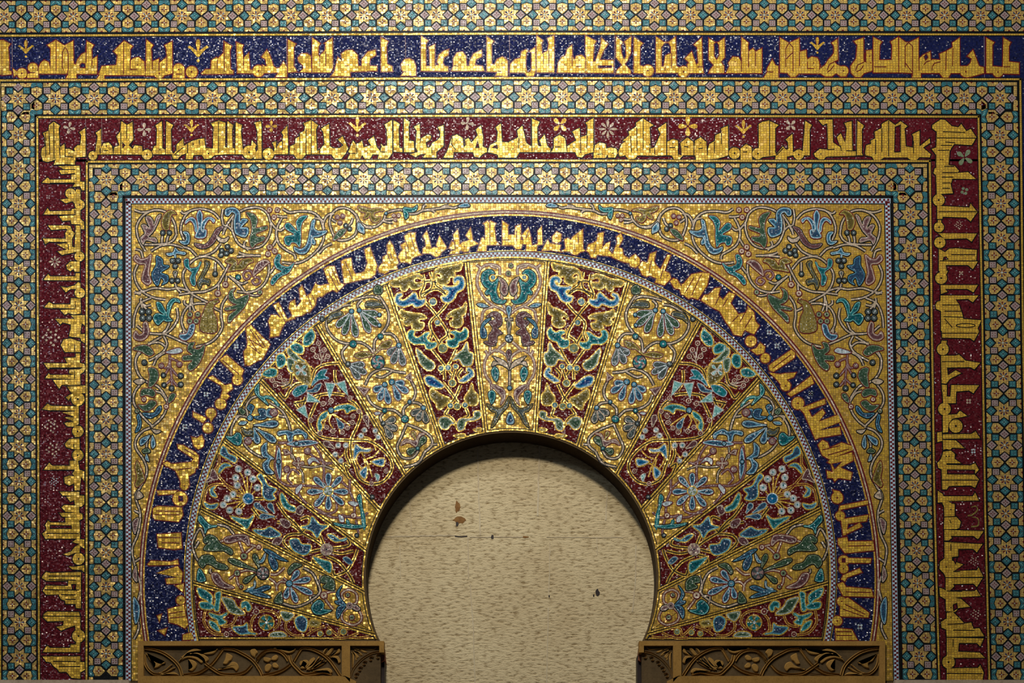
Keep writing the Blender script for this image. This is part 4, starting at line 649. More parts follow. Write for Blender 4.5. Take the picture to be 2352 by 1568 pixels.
class Orn:
    def __init__(s, root, crop, fn=None, base=PL):
        s.root = root; s.c = CROP[crop]; s.fn = fn; s.vine = MB(); s.base = base; s.grp = None
    def T(s, t):
        x0, y0, k = s.c; q = [(x0 + x / k, y0 + y / k) for x, y in nums(t)]
        return [s.fn(*p) for p in q] if s.fn else q
    def done(s, mb, name):
        if s.grp is None: mb.build(name, s.root)
    def new(s): return s.grp if s.grp is not None else MB()
    def body(s, p, st, name, lift=0):
        o, wo, bands, b = ST[st]; mb = s.new(); h = s.base + 1.7 + jit() + lift
        mb.ribbon(p, 0, o, h, closed=True, o0=-0.5, o1=wo, dh=0, sk=s.base)
        mb.poly(p, b, h + 0.12)
        for k, (r, wr) in enumerate(bands[::-1]): mb.ribbon(p, 0, r, h + 0.24 + 0.12 * k, closed=True, o0=-wr, o1=0.3, dh=0.001)
        s.done(mb, name)
    def leaf(s, st, t, name='leaf'): s.body(catmull(s.T(t), True, 5), st, name)
    def flat(s, st, t, name='leaf'): s.body(s.T(t), st, name)
    def stem(s, st, t):
        p = catmull(s.T(t), False, 7); o, wo, i, wi = SS[st]; h = s.base + 0.5 + jit() * 0.8
        s.vine.ribbon(p, wo, o, h, dh=0.0015, sk=s.base)
        if i: s.vine.ribbon(p, wi, i, h + 0.5, dh=0.0015)
    def petal(s, st, v, name='petal'):
        a, b = s.T(f'{v[0]} {v[1]} {v[2]} {v[3]}'); wd = v[4] / s.c[2] / 2
        dx, dy = b[0] - a[0], b[1] - a[1]; l = sqrt(dx * dx + dy * dy) or 1; ux, uy = dx / l, dy / l
        prof = [(0, .12), (.3, .38), (.55, .8), (.75, 1), (.9, .8), (.98, .42)]
        p = [(a[0] + ux * l * t - uy * wd * q, a[1] + uy * l * t + ux * wd * q) for t, q in prof] + [(b[0], b[1])] + [(a[0] + ux * l * t + uy * wd * q, a[1] + uy * l * t - ux * wd * q) for t, q in prof[::-1]]
        s.body(p, st, name, 0.1)
    def ring(s, st, x, y, r, name='berry'):
        c = s.T(f'{x} {y}')[0]; r = max(r / s.c[2], 2.6); mb = s.new(); h = s.base + 2.9 + jit() * .5; a, b, d = RS[st]
        mb.disc(*c, r + 0.8, a, h, 16, sk=s.base); mb.disc(*c, r - 1.3, b, h + 0.3, 14); mb.disc(*c, max(0.9, r * 0.28), d, h + 0.6, 8); s.done(mb, name)
    def wheel(s, x, y, r, ca, cb, rim='black', n=8, twist=.5):
        c = s.T(f'{x} {y}')[0]; r = r / s.c[2]; mb = s.new(); h = s.base + 2.9
        mb.disc(*c, r + 1, rim, h, 24, sk=s.base)
        for k in range(n):
            a = 2 * pi * k / n; rr = r - 1.4
            mb.poly([c] + [(c[0] + rr * u * cos(a + twist * u + v), c[1] + rr * u * sin(a + twist * u + v)) for u, v in ((.5, 0), (1, 0), (1, pi / n), (1, 2 * pi / n), (.5, 2 * pi / n))], (ca, cb)[k % 2], h + 0.3)
        mb.disc(*c, r * .18, 'pale', h + 0.6, 8); s.done(mb, 'medallion')
    def draw(s, text):
        for line in text.strip().split('\n'):
            line = line.strip()
            if not line or line[0] == '#': continue
            k, rest = line.split(' ', 1) if ' ' in line else (line, '')
            if k == '{': s.grp = MB(); s.gname = rest or 'flower'; continue
            if k == '}': s.grp.build(s.gname, s.root); s.grp = None; continue
            st, body = rest.split(' ', 1)
            if k == 'S':
                for t in body.split(';'): s.stem(st, t)
            elif k == 'L':
                for t in body.split(';'): s.leaf(st, t)
            elif k == 'A': s.flat(st, body)
            elif k == 'P':
                v = [float(q) for q in body.split()]
                for i in range(0, len(v), 5): s.petal(st, v[i:i + 5])
            elif k == 'O':
                v = [float(q) for q in body.split()]
                for i in range(0, len(v), 3): s.ring(st, *v[i:i + 3])
            elif k == 'F':   # fan: base x y, width, tips...
                v = [float(q) for q in body.split()]; s.grp = MB()
                for i in range(3, len(v), 2): s.petal(st, (v[0], v[1], v[i], v[i + 1], v[2]))
                s.grp.build('palmette', s.root); s.grp = None
            elif k == 'W':
                ca, cb, rm = st.split(','); v = [float(q) for q in body.split()]; s.wheel(v[0], v[1], v[2], ca, cb, rm, int(v[3]), v[4])
        return s
    def finish(s):
        if s.vine.f: s.vine.build('vine', s.root)
def multi(root, parts, fn=None):
    """one thing drawn from several stretches of the drawing; a single vine mesh"""
    vine = MB()
    for crop, text in parts:
        o = Orn(root, crop, fn); o.vine = vine; o.draw(text)
    if vine.f: vine.build('vine', root)
def ML(x, y):            # the left half mirrors the right, leaning a little like the real one
    t = min(1, max(0, (1000 - y) / 350)); t = t * t * (3 - 2 * t); return (2 * (1172 - 7.5 * t) - x, y)
def MS(x, y): return (2 * (1167 + pl(y, [(450, 0), (1100, 1.5), (1472, 5)])) - x, y)
# ------------------------------------------------------------------ spandrels
def spandrel(side):
    fn = None if side > 0 else MS
    lab = ('gold spandrel panel with scrolling vines, right of the arch, under the chequer border' if side > 0 else 'gold spandrel panel with scrolling vines, left of the arch, under the chequer border')
    root = thing('spandrel', lab, 'mosaic panel', (1900 if side > 0 else 440, 1000))
    R = 851; a = low(R, 1474)
    xin = (lambda y: pl(y, [(469, 2030.5), (1568, 2052)])) if side > 0 else (lambda y: pl(y, [(469, 302), (1568, 301)]))
    ap = arc(R, pi / 2, a, 70) if side > 0 else arc(R, pi / 2, pi - a, 70)
    xi = 2026 if side > 0 else 326
    poly = [(1168, 467)] + ap + [(xi, 1474), (xi, YB), (xin(YB), YB), (xin(469), 467)]
    mb = MB(); mb.poly(poly, 'gold_ground', PL, sk=0); mb.build('ground', root)
    multi(root, [('S3', '''
S k 560 200 640 172 760 222 850 215 960 230 1080 245 1200 262 1290 302 1400 298 1480 250 1600 262 1690 300 1720 380 1800 460 1880 482 1980 462 2070 390 2100 300
S k 840 190 900 200 960 232;1150 180 1180 200 1200 262;1030 290 1060 260 1120 250
L b 560 200 590 165 650 170 710 205 640 215;1990 500 2050 440 2050 520 1990 570
L t 1270 190 1330 232 1440 220 1452 262 1350 282 1280 250;1400 290 1452 262 1430 370 1390 340
L o 1720 260 1800 230 1900 240 2060 205 2040 262 1960 292 1905 300 1900 370 1850 420 1790 400 1770 350 1830 350 1860 305 1800 272
L o 1900 292 1950 290 1990 370 1930 350
O r 1520 330 28 1585 330 28 1565 385 28
O b 1690 300 24
S k 1600 370 1650 380 1700 380;1600 420 1660 420 1720 400'''),
    ('S1', '''
S k 0 290 60 280 110 240 140 180 200 125 280 110 350 150 380 230 360 320 320 390 240 400 160 360 132 290 130 200
S k 340 160 400 180 440 260 430 340 450 430 520 520 620 590 720 610 810 600;360 430 420 460 480 520;170 200 190 250 235 290;320 240 350 220 375 200;440 280 450 220 520 200
S k 430 300 470 200 540 150 640 140 740 150 800 118;810 200 850 280 860 360 830 440 770 490 700 530 690 572;760 190 820 190 860 180;780 280 820 310 860 300;850 380 880 430 900 460
S k 860 300 910 240 940 160 1010 110 1100 110 1180 140 1240 200 1260 280 1240 360 1200 430 1130 470 1050 470 980 440 930 370 910 300 910 240
S k 1240 170 1290 240 1330 320;1340 120 1350 200 1330 300 1340 350;1370 210 1430 150 1530 120 1640 140 1700 220 1720 310 1690 400;1640 140 1690 160 1720 140;1250 320 1290 280 1330 270
S k 1760 350 1780 240 1850 150 1960 130 2060 180 2115 270 2110 360 2080 430 2040 500;1960 130 2060 150 2135 130;1760 350 1790 400 1850 430 1960 440 2060 440;1850 440 1840 380 1820 345;1890 430 1890 390 1880 345;1990 500 1900 450 1800 440 1700 470
S k 1360 430 1420 500 1500 540 1580 562 1650 620 1700 700 1690 790 1640 870 1560 920 1480 960;1580 540 1640 480 1700 460;1140 410 1150 450 1110 490;2060 570 2080 500 2130 480
S k 1290 620 1340 720 1400 810 1500 860 1600 870 1740 890;1330 660 1400 580 1480 550 1560 545;1380 800 1385 850 1390 880;1310 720 1320 780;1410 600 1412 690
S k 1000 540 1100 540 1220 550;1060 540 1150 530 1200 510;930 600 930 700 970 790 1040 850 1130 870 1220 860;860 620 920 700;1150 862 1200 800 1290 720;1010 890 1060 900 1130 880;1120 770 1180 790 1260 740
S k 1300 900 1350 980 1360 1080 1350 1180 1400 1270 1480 1330 1590 1360;1360 1040 1420 1010 1480 960;1390 960 1400 920
S k 2110 620 2140 700 2120 790 2060 870 1960 920 1860 935;1640 862 1740 832 1840 842 1960 832 2060 862 2140 878;1770 790 1760 830 1720 870;2080 880 2110 880 2140 860
S k 1500 970 1580 970 1660 1000 1710 1080 1710 1170 1650 1262;1620 900 1620 980 1600 1040;1620 900 1640 980 1640 1040;1660 990 1690 970 1690 940;1700 1200 1700 1250 1730 1230
S k 1760 1010 1750 1100 1800 1190 1870 1240 1960 1242 2050 1232;2080 920 2080 970 2020 1030;1990 920 2090 970 2140 1080 2150 1190;2080 960 2040 990 1990 980;2080 960 2070 1010 2060 1030;1820 1130 1850 1200 1890 1240;2060 1220 2120 1170
S k 1640 1342 1740 1302 1850 1252 1920 1242;1880 1260 1850 1330 1880 1400 1950 1450;1900 1270 2000 1330 2080 1400 2130 1470 2130 1560;1860 1360 1920 1320 2020 1330
{ flower
L b 510 220 540 232 560 330 590 440 640 482 700 462 690 502 640 525 590 512 550 450 530 380 480 370 420 340 410 315 480 320 520 290
L b 545 360 548 420 520 440 510 420 530 380
}
L u 580 185 640 190 680 240 670 320 740 250 780 262 770 302 700 350 780 372 780 430 745 450 722 420 680 430 650 462 640 380 640 292 620 232
L G 1060 170 1130 152 1090 220 1080 302 1100 400 1080 470 1040 432 970 402 970 372 1030 372 1040 340 950 302 950 275 1040 292 1030 222
{ flower
L b 1185 230 1190 150 1240 110 1310 120 1320 170 1290 182 1260 150 1230 172 1240 232 1232 330 1190 362 1140 372 1112 330 1120 290 1172 282 1118 222 1165 210
}
{ fleur_de_lis
L s 1550 130 1577 180 1566 250 1562 302 1592 370 1545 385 1498 370 1490 310 1532 302 1525 222 1525 170
L s 1515 330 1500 262 1460 212 1425 245 1415 215 1470 192 1522 232 1540 300
L s 1570 330 1580 232 1620 195 1672 222 1678 255 1635 225 1602 262 1592 320
}
L o 1760 165 1800 132 1860 160 1892 232 1870 302 1830 302 1820 240 1800 172
{ palmette
L L 1900 180 1932 190 1960 262 1972 222 2002 190 2035 200 2002 290 2040 262 2070 272 2042 340 2082 382 2060 440 2030 402 1940 422 1950 382 2010 372 1960 312
}
O d 1822 335 24 1882 335 24
L b 1640 370 1660 330 1700 330 1672 370 1682 410 1732 410 1692 440 1650 430
L c 1335 280 1400 302 1440 370 1500 440 1595 432 1560 470 1490 470 1420 420 1380 342
L w 1290 370 1340 392 1400 362 1380 410 1330 422 1300 402
L u 700 605 760 642 830 612 820 542 850 532 880 590 862 650 812 682 880 722 912 780 890 800 830 732 750 690
L l 920 602 960 580 1020 602 1060 662 1070 722 1030 692 980 650 940 612
S l 1070 730 1090 680 1140 680 1160 720 1130 752 1100 730 1120 710;1060 730 1020 742 1010 780 1050 800 1080 770 1050 750
L o 1070 592 1100 562 1170 582 1210 632 1222 582 1270 562 1320 592 1290 610 1262 622 1300 682 1230 672 1160 662 1110 610
L O 1462 612 1500 592 1502 642 1540 722 1570 782 1550 840 1530 792 1490 792 1470 802 1462 762 1520 742 1492 682
L u 1540 592 1570 640 1640 650 1652 572 1690 582 1682 640 1622 692 1640 742 1620 802 1590 802 1592 722 1562 662
L B 1830 632 1880 622 1890 572 1940 547 1942 622 1980 702 1970 762 1930 810 1902 740 1872 770 1890 802 1840 772 1840 722 1900 692 1842 652
L l 1990 572 1990 532 2030 562 2080 572 2120 532 2142 572 2100 612 2042 622 2060 692 2070 762 2020 802 1990 772 2010 692
L b 1770 470 1792 510 1850 522 1822 542 1782 532 1770 562 1760 522 1690 532 1680 512 1740 500
O d 1745 585 25 1795 585 25 1772 635 25 1750 765 24 1800 765 24
P k 1772 740 1772 680 34
O r 850 130 25 920 130 25 880 195 25
O d 235 270 22 200 300 22
O l 285 245 22 262 185 22 310 195 22
O r 920 465 26 875 500 26 935 525 26
O d 1300 460 24 1268 495 24 1352 495 24 1310 520 24 1360 535 24
L G 230 302 290 312 340 372 340 402 270 362
L b 70 292 120 242 130 302 90 332
L G 1112 892 1150 902 1230 932 1252 872 1230 832 1280 862 1292 922 1260 962 1220 982 1320 1012 1310 1032 1220 1022 1290 1082 1290 1142 1230 1082 1160 1012 1120 942
{ pine_cone
L x 1378 952 1420 940 1482 972 1532 1080 1552 1192 1500 1232 1402 1222 1402 1110 1430 1042 1420 982
}
S n 1430 1000 1500 1010;1430 1050 1520 1060;1415 1100 1535 1120;1410 1150 1545 1170;1440 960 1450 1030 1430 1100 1440 1190;1480 980 1490 1050 1470 1130 1490 1210;1410 1190 1460 1210 1540 1190
O t 1205 735 26
O d 1412 705 24
O r 1320 800 28 1390 880 28
O g 1010 870 25
{ flower
L t 1730 962 1750 930 1800 930 1842 982 1852 1052 1900 972 1940 962 1920 1032 1872 1072 1940 1062 1970 1102 1930 1162 1880 1122 1850 1132 1800 1122 1830 1082 1802 982 1770 952
}
O g 1570 1070 27 1640 1070 27 1585 1130 27 1642 1130 27
O d 2012 1045 29 2072 1045 29 2010 1102 29 2066 1102 29
L s 1598 1162 1640 1162 1672 1240 1732 1252 1730 1282 1680 1302 1620 1252
L l 2030 1142 2060 1152 2062 1232 2100 1252 2130 1222 2150 1272 2110 1302 2050 1292 2010 1232
L G 1970 1412 2020 1352 2100 1352 2150 1382 2080 1402 2010 1440
L G 1510 1342 1560 1382 1620 1372 1600 1322 1650 1332 1662 1392 1620 1432 1700 1442 1700 1482 1620 1482 1660 1532 1640 1572 1580 1532 1530 1442
L W 1712 1402 1740 1372 1820 1392 1860 1412 1780 1422'''),
    ('S2', '''
S k 880 400 910 470 900 562 860 632 800 670 720 702 660 782 640 842 660 922 710 992 770 1042;870 680 920 752 930 832 890 912 840 972 770 1042;770 1050 850 1082 910 1152 910 1232 850 1322 820 1402 830 1482 880 1568;640 400 720 450 760 522;720 440 800 482;640 830 690 760 750 740;800 1130 820 1200 815 1240
S l 620 430 615 520 605 602 600 702;610 540 560 602 530 612;610 470 640 540 690 530;600 640 560 690 530 690;605 640 660 690;610 520 660 600;610 460 560 480 540 510
L G 770 542 800 552 790 612 800 702 760 692 715 622 730 562
O l 535 512 26 690 525 24
O d 835 497 25 525 610 25 672 605 22 525 685 24 668 690 22 603 718 24
L G 745 752 780 722 850 727 870 762 860 785 820 772 770 790 750 780;735 842 780 822 830 862 890 862 830 912 770 890
L B 695 872 720 882 760 932 850 932 800 972 740 952 700 912
O r 840 812 22 650 875 22
O y 898 912 22
L B 885 942 900 962 890 1022 915 1092 880 1072 865 1012
L w 830 657 870 637 925 657 880 685
L G 570 772 600 762 630 802 630 842 590 815
L b 745 1192 770 1122 780 1202 765 1232;790 1122 830 1132 875 1162 870 1205 830 1182;820 1282 830 1322 800 1342
L g 790 1262 815 1232 855 1252 840 1272
L o 838 1500 862 1420 900 1342 917 1402 902 1482 920 1542 900 1562 862 1530
L w 700 1082 720 1077 770 1070 790 1042 750 1102 710 1097'''),
    ('P', '''
S k 2013 1118 2026 1140 2016 1180 2022 1225 2036 1262 2028 1310 2018 1350 2030 1400 2024 1440 2036 1468
S k 2016 1180 2030 1172;2030 1290 2018 1282;2024 1392 2038 1384
L L 2020 1190 2034 1200 2030 1226 2024 1214;2028 1300 2036 1322 2026 1336
L b 2022 1392 2034 1372 2036 1400 2032 1432 2024 1420
L w 2008 1140 2020 1128 2024 1146''')], fn)
for sd in (-1, 1): spandrel(sd)
# ------------------------------------------------------------------ voussoirs
VL = [(1257.5, 600, 1229, 994), (1443, 643, 1329, 1018), (1608.5, 739.5, 1419, 1082), (1744.5, 868, 1480, 1161), (1835, 1013.5, 1511, 1257.8), (1881, 1170, 1515, 1354), (1900, 1339, 1490, 1454), (1892, 1468.5, 1480, 1468.5)]
def hit(l, R, near):
    cx, cy = cen(R); x, y, X, Y = l; dx, dy = X - x, Y - y
    A = dx * dx + dy * dy; B = 2 * (dx * (x - cx) + dy * (y - cy)); Cc = (x - cx) ** 2 + (y - cy) ** 2 - R * R
    D = sqrt(max(B * B - 4 * A * Cc, 0)); ts = [(-B - D) / (2 * A), (-B + D) / (2 * A)]
    t = min(ts, key=lambda q: abs(q - near)); return (x + dx * t, y + dy * t)
def angl(p, R):
    cx, cy = cen(R); a = atan2(cy - p[1], p[0] - cx); return a + 2 * pi if a < -pi / 2 else a
LEFTL = [(*ML(l[0], l[1]), *ML(l[2], l[3])) for l in VL]
def sector(l0, l1):      # l0 right/left edges as (xt,yt,xb,yb)
    o0, o1, i0, i1 = hit(l0, RO, 0), hit(l1, RO, 0), hit(l0, RI, 1), hit(l1, RI, 1)
    return arc(RO, angl(o0, RO), angl(o1, RO), 14) + arc(RI, angl(i1, RI), angl(i0, RI), 10)
def fixang(l0, l1): return sector(l0, l1)
NAMES = [  # label for right, left
    'red-ground voussoir with paired blue and olive leaves, just {} of the gold crown voussoir',
    'gold-ground voussoir with petal fans and a pinwheel medallion, second {} of the crown voussoir',
    'red-ground voussoir with turquoise leaves and pale arrowheads, third {} of the crown voussoir',
    'gold-ground voussoir with one blue eight-petal rosette, fourth {} of the crown voussoir',
    'red-ground voussoir with a blue-eyed spray of pale berries, fifth {} of the crown voussoir',
    'gold-ground voussoir with green scrolls and a blue petal fan, second up from the {} impost',
    'narrow red-ground voussoir with a yellow-green wheel, resting on the {} carved impost']
def voussoir(i, side):
    red = i % 2 == 1 if i else False
    if i == 0: l0, l1 = VL[0], LEFTL[0]; lab = 'gold-ground crown voussoir at the arch top with two teal wings'
    else:
        l0, l1 = (VL[i], VL[i - 1]) if side > 0 else (LEFTL[i - 1], LEFTL[i]); lab = NAMES[i - 1].format('right' if side > 0 else 'left')
    p = sector(l0, l1)
    cx = sum(q[0] for q in p) / len(p); cy = max(q[1] for q in p)
    root = thing('voussoir', lab, 'voussoir', (cx, cy), 'voussoirs of the horseshoe arch')
    mb = MB(); mb.poly(offset(p, -0.6), 'gold', PL, sk=0)
    mb.ribbon(offset(p, -0.6), 0, 'black', PL + 0.3, closed=True, o0=-0.7, o1=0, dh=0)
    q = offset(p, -6.5); mb.poly(q, 'red_dark' if red else 'gold_ground', PL + 0.25)
    mb.ribbon(q, 0, 'black', PL + 0.4, closed=True, o0=-0.3, o1=1.7, dh=0); mb.build('ground', root)
    return root
VD = {}
VD[0] = [('V1', '''
S r 1100 185 1105 120 1180 100 1250 130 1282 200 1280 280 1230 370 1160 432 1090 465 1040 505;1150 442 1230 470 1252 540 1250 600;1085 330 1085 400 1060 460;1120 130 1180 110;1250 130 1290 100
S r 1040 900 1060 842 1140 800 1210 842 1240 920 1230 1002 1190 1070 1185 1140;1060 735 1100 770 1140 812;1190 770 1190 830;1210 842 1230 800
O q 1155 207 22
L L 1112 205 1062 232 1037 282 1045 340 1070 352 1096 312 1090 262
L b 1290 425 1245 420 1200 445 1255 448
{ horn_of_plenty
L c 1090 545 1110 502 1160 490 1212 530 1162 522 1142 550 1192 572 1162 622 1200 692 1182 740 1140 740 1130 682 1090 662 1130 622 1096 592
}
L B 1180 542 1230 562 1262 622 1260 692 1222 692 1222 642 1240 602
L c 1145 757 1200 732 1237 737 1190 762
L t 1155 937 1180 967 1175 1012 1145 1055 1125 1002 1130 962;1185 1132 1210 1152 1205 1195 1185 1240 1157 1190 1160 1147
L w 1037 960 1062 902 1112 872 1167 852 1122 902 1162 892 1177 932 1122 912 1062 940
L l 1080 1132 1140 1092 1192 1082 1152 1122 1102 1182 1112 1242 1082 1202
L O 1042 1182 1102 1272 1162 1272 1222 1242 1192 1292 1152 1312 1172 1372 1192 1432 1152 1392 1112 1322 1052 1252''')]
VD[0].append(('Q4', '''
{ wing
L T 240 135 270 100 320 100 370 140 380 210 350 270 315 300 340 340 330 362 290 360 270 420 220 455 150 460 120 425 160 430 205 395 225 320 210 240 200 190 235 225 280 235 310 190 290 145
}
O b 256 180 22'''))
VDC = [('V1', '''
S k 1030 830 1035 960 1035 1110
P b 1030 540 1028 440 40
P k 1030 690 1030 555 30
L b 1038 1310 1070 1372 1060 1402 1022 1402 1010 1372
P c 1030 880 1028 800 36
W ink,pale,black 1030 705 32 8 0
O b 1035 1110 20
O g 1045 110 22 1025 175 24
A k 1003 543 1057 543 1057 555 1003 555''')]
VD[1] = [('V1', '''
S g 1640 160 1625 240 1640 300 1720 345;1700 180 1690 262 1720 342 1690 402 1620 482 1560 572 1520 642 1500 722;1590 190 1600 262 1530 322 1500 402 1560 482 1650 572 1640 662 1660 722;1520 342 1580 302 1640 312 1700 352
S g 1500 622 1520 682 1570 722 1570 772;1640 652 1610 702 1570 772;1450 792 1510 902 1590 992;1650 792 1570 902 1500 1002;1430 1082 1480 1182 1530 1242;1580 1062 1510 1152 1460 1232
S g 1410 1252 1380 1332 1420 1352;1520 1252 1570 1322 1530 1342;1410 950 1450 1000 1430 1050;1560 960 1560 1040;1470 960 1500 1040;1285 1335 1330 1352 1390 1372 1430 1432 1460 1452 1490 1402 1530 1352 1590 1392;1640 220 1600 250 1590 245;1550 250 1640 235 1690 240
O q 1622 405 32 1592 575 26 1465 935 24 1527 945 27 1585 950 26 1405 1250 26 1525 1255 26
O h 1560 785 40 1500 1070 32 1470 1260 30
L RG 1362 742 1392 792 1442 832 1482 882 1432 872 1402 922 1342 922 1322 872 1322 832 1352 812
L RG 1640 912 1702 862 1772 792 1762 872 1742 922 1692 962 1652 952
L RB 1332 962 1362 942 1372 972 1352 982 1402 1022 1442 1052 1402 1062 1352 1032 1322 1002
L RB 1570 1092 1602 1062 1652 1022 1692 1012 1722 1032 1702 1082 1652 1102 1602 1112
L RO 1342 1082 1362 1132 1402 1192 1382 1242 1312 1242 1302 1172 1332 1132
L RO 1532 1202 1592 1172 1672 1122 1682 1182 1642 1232 1622 1282 1572 1252
L RG 1290 1302 1332 1312 1332 1342 1372 1362 1442 1362 1472 1402 1462 1452 1422 1442 1402 1382 1332 1372 1282 1342
L RG 1502 1402 1552 1352 1602 1352 1622 1382 1602 1432 1562 1442 1522 1402
L RO 1285 1442 1332 1452 1292 1462;1422 1490 1492 1502 1422 1512'''), ('Q1', '''
L RO 130 40 200 60 380 100 480 115 560 175 590 290 560 280 540 200 480 195 440 240 460 280 515 270 500 340 430 372 340 330 325 250 240 235 250 160 200 150 150 130
L RO 745 290 800 220 900 230 1060 290 1245 325 1220 390 1130 395 1090 400 1080 450 1030 470 990 430 960 360 920 430 850 440 770 400 750 350 800 350 870 350 885 290 840 260 780 270
L RB 240 350 255 290 200 245 120 260 85 340 110 440 200 490 260 600 330 650 420 640 445 570 390 565 345 520 345 470 440 420 340 410 240 405 180 370 165 320 200 310 220 340
L RB 715 600 760 615 830 600 845 540 880 505 960 570 1040 625 1100 620 1120 580 1070 540 1090 510 1160 540 1185 620 1150 690 1060 720 980 700 910 680 860 725 780 710 720 660
S n 290 180 340 150 385 115;960 280 1000 340 1025 410'''),
 ('Q2', '''
L RT 170 305 200 350 260 375 330 350 400 370 340 410 340 460 390 490 455 500 450 580 380 610 310 590 275 520 200 495 140 440 130 350
L RT 735 375 790 380 860 430 930 460 975 440 990 400 970 350 1030 340 1075 400 1060 490 980 550 870 550 810 560 790 620 720 630 640 580 635 530 700 535 760 510 780 450
L RO 140 -90 180 -30 300 20 390 70 440 150 390 110 340 130 350 180 390 200 380 260 310 285 240 270 200 210 210 110 160 70 140 0
L RO 780 140 840 90 1000 70 1110 45 1160 20 1180 80 1150 130 1080 150 1135 190 1120 240 1060 255 1000 230 990 300 930 330 850 310 820 235 880 220 900 180 860 150
S n 270 130 265 170 285 215;215 35 270 30 330 40;940 160 950 200 930 240;1000 170 1060 210''')]
VD[2] = [('V2', '''
S k 440 182 400 242 370 312 380 392 430 462 480 512 490 602;430 212 480 192 560 202 630 222;560 217 590 252 580 292;640 252 700 262 780 312 820 382 810 442 760 502 680 532 590 522 520 562 490 612
S k 430 462 360 462 320 502 310 542;680 542 720 592 710 652 690 682;270 742 350 732 430 712 520 752 570 832;370 732 440 772 490 765
S k 240 792 210 862 220 922 260 962 300 1002 300 1062;560 902 530 962 460 1002 370 1012 310 1062;250 952 190 962 160 992;440 1022 470 1062 450 1110
S k 280 1112 180 1152 110 1202 100 1262 150 1310;280 1112 320 1202 350 1282 310 1352 240 1352 200 1302 205 1282;150 1310 200 1390 300 1420;60 1255 110 1260
F e 580 293 50 445 325 445 402 512 452
F e 636 300 50 612 484 702 468 748 412
O b 436 325 16 440 400 15 580 293 18 636 300 19
L O 400 272 440 232 520 232 532 265 480 272 430 267;700 332 722 302 790 322 812 382 772 352
L g 420 122 450 112 472 142 462 172 420 172 410 142
F j 308 545 50 284 690 362 675 392 610
F j 683 680 46 565 685 555 745 606 785
L o 490 612 430 532 360 512 380 562 440 572;490 612 560 592 632 612 600 637 540 627
W teal,lilac,black 467 667 50 8 1.2
F s 375 808 46 285 820 262 882 328 940
F s 427 827 46 405 965 475 940 510 872
F k 157 995 44 138 1102 205 1085 245 1042
F k 450 1108 46 362 1072 352 1148 390 1212
O t 437 480 22 637 535 27 437 1015 18 293 1075 28
O b 308 545 20 255 953 16 157 995 18 375 808 22 427 827 20
O d 683 680 20 850 355 19 450 1108 18
{ bud
L l 210 1272 190 1202 150 1182 190 1182 222 1232 292 1222 322 1262 270 1242
P g 200 1280 150 1205 44 205 1285 275 1318 44
P o 215 1225 240 1165 30
}
O t 203 1287 16
A l 235 745 272 775 232 805
A l 545 860 625 842 580 905
L W 480 1025 510 1030 500 1045 470 1035''')]
VD[3] = [('V2', '''
S g 750 672 850 682 920 722 950 802 960 842;960 842 1000 822 1060 822 1110 862 1150 922 1190 882;780 722 780 802 740 872;720 902 800 892 900 902 1000 942 1090 962;690 932 640 972 610 1042 640 1132 680 1222 680 1332 650 1422 620 1502 540 1542 450 1522 390 1442 400 1362 470 1282 560 1232 680 1227 800 1222 900 1202 960 1152 980 1082 950 1002 910 922 900 902
S g 1090 740 1110 820 1170 850;1000 920 1040 1000 1080 960;960 700 940 720;700 1240 720 1320 690 1400;690 1420 730 1400 700 1480
S y 820 1030 780 1082 760 1182;820 1042 840 1092 800 1162;820 1032 740 1082 690 1122;830 1042 870 1092 880 1142;530 1492 560 1402 610 1312;560 1402 470 1382;590 1362 570 1442;480 1302 520 1342 570 1362;650 1302 640 1382 600 1442;500 1300 540 1220 600 1200;720 1300 760 1350 780 1330;590 1180 640 1210;490 1210 520 1230
S c 880 692 870 642 850 602;870 652 885 552;880 652 920 592;870 662 835 632;1090 842 1150 822 1220 802;1130 832 1215 835;1090 842 1180 782
L RT 930 427 910 482 950 540 992 540 985 482 945 442;1000 562 1040 532 1090 552 1060 592 1010 602;1145 612 1190 622 1192 692 1160 702 1130 662;1200 722 1250 712 1302 752 1260 772 1210 762
L RG 1095 562 1112 602 1052 662 990 662 1032 632;1070 652 1120 642 1110 722 1080 732
O p 885 530 17 848 578 17 825 625 17 930 575 17 907 625 17 1183 775 17 1235 795 17 1150 800 16 1215 833 16
L RO 985 672 1052 662 1082 722 1042 792 970 832 958 742
{ flower
P Rw 1025 722 990 690 24 1025 722 1060 690 24 1025 722 990 755 24 1025 722 1060 755 24
}
L Rt 840 722 890 732 940 802 950 832 900 792 830 782 860 762;990 832 1050 842 1092 882 1070 912 1010 882 990 852
L Rs 885 822 912 872 962 882 992 872 950 862 920 832
A Rw 715 800 775 820 695 910
A Rw 785 820 855 815 830 930
A Rw 895 955 985 885 995 950
A Rw 1010 975 1070 1010 990 1070
O p 683 925 16 820 945 18 877 965 17 970 1083 17 665 1055 16 672 1100 16 707 1140 15 745 1170 16 813 1163 17 858 1135 16 905 1178 17 622 1020 16 430 1450 16 535 1540 15
L RT 640 1002 690 972 770 982 802 1012 730 1002 710 1032 680 1012;850 1022 900 1052 922 1112 910 1162 890 1132 900 1092 860 1062
O b 823 1012 22
P Rs 785 1070 742 1142 40
O w 508 1160 19 585 1155 19 487 1205 19 610 1195 20 720 1265 20 775 1265 20 795 1330 20 755 1375 19
P Rl 560 1125 578 1050 34 805 1285 875 1242 34
L RB 538 1292 600 1292 652 1260 662 1362 622 1312 560 1312;448 1362 532 1382 460 1412;570 1420 620 1462 580 1502
L Rw 478 1482 510 1470 490 1522''')]
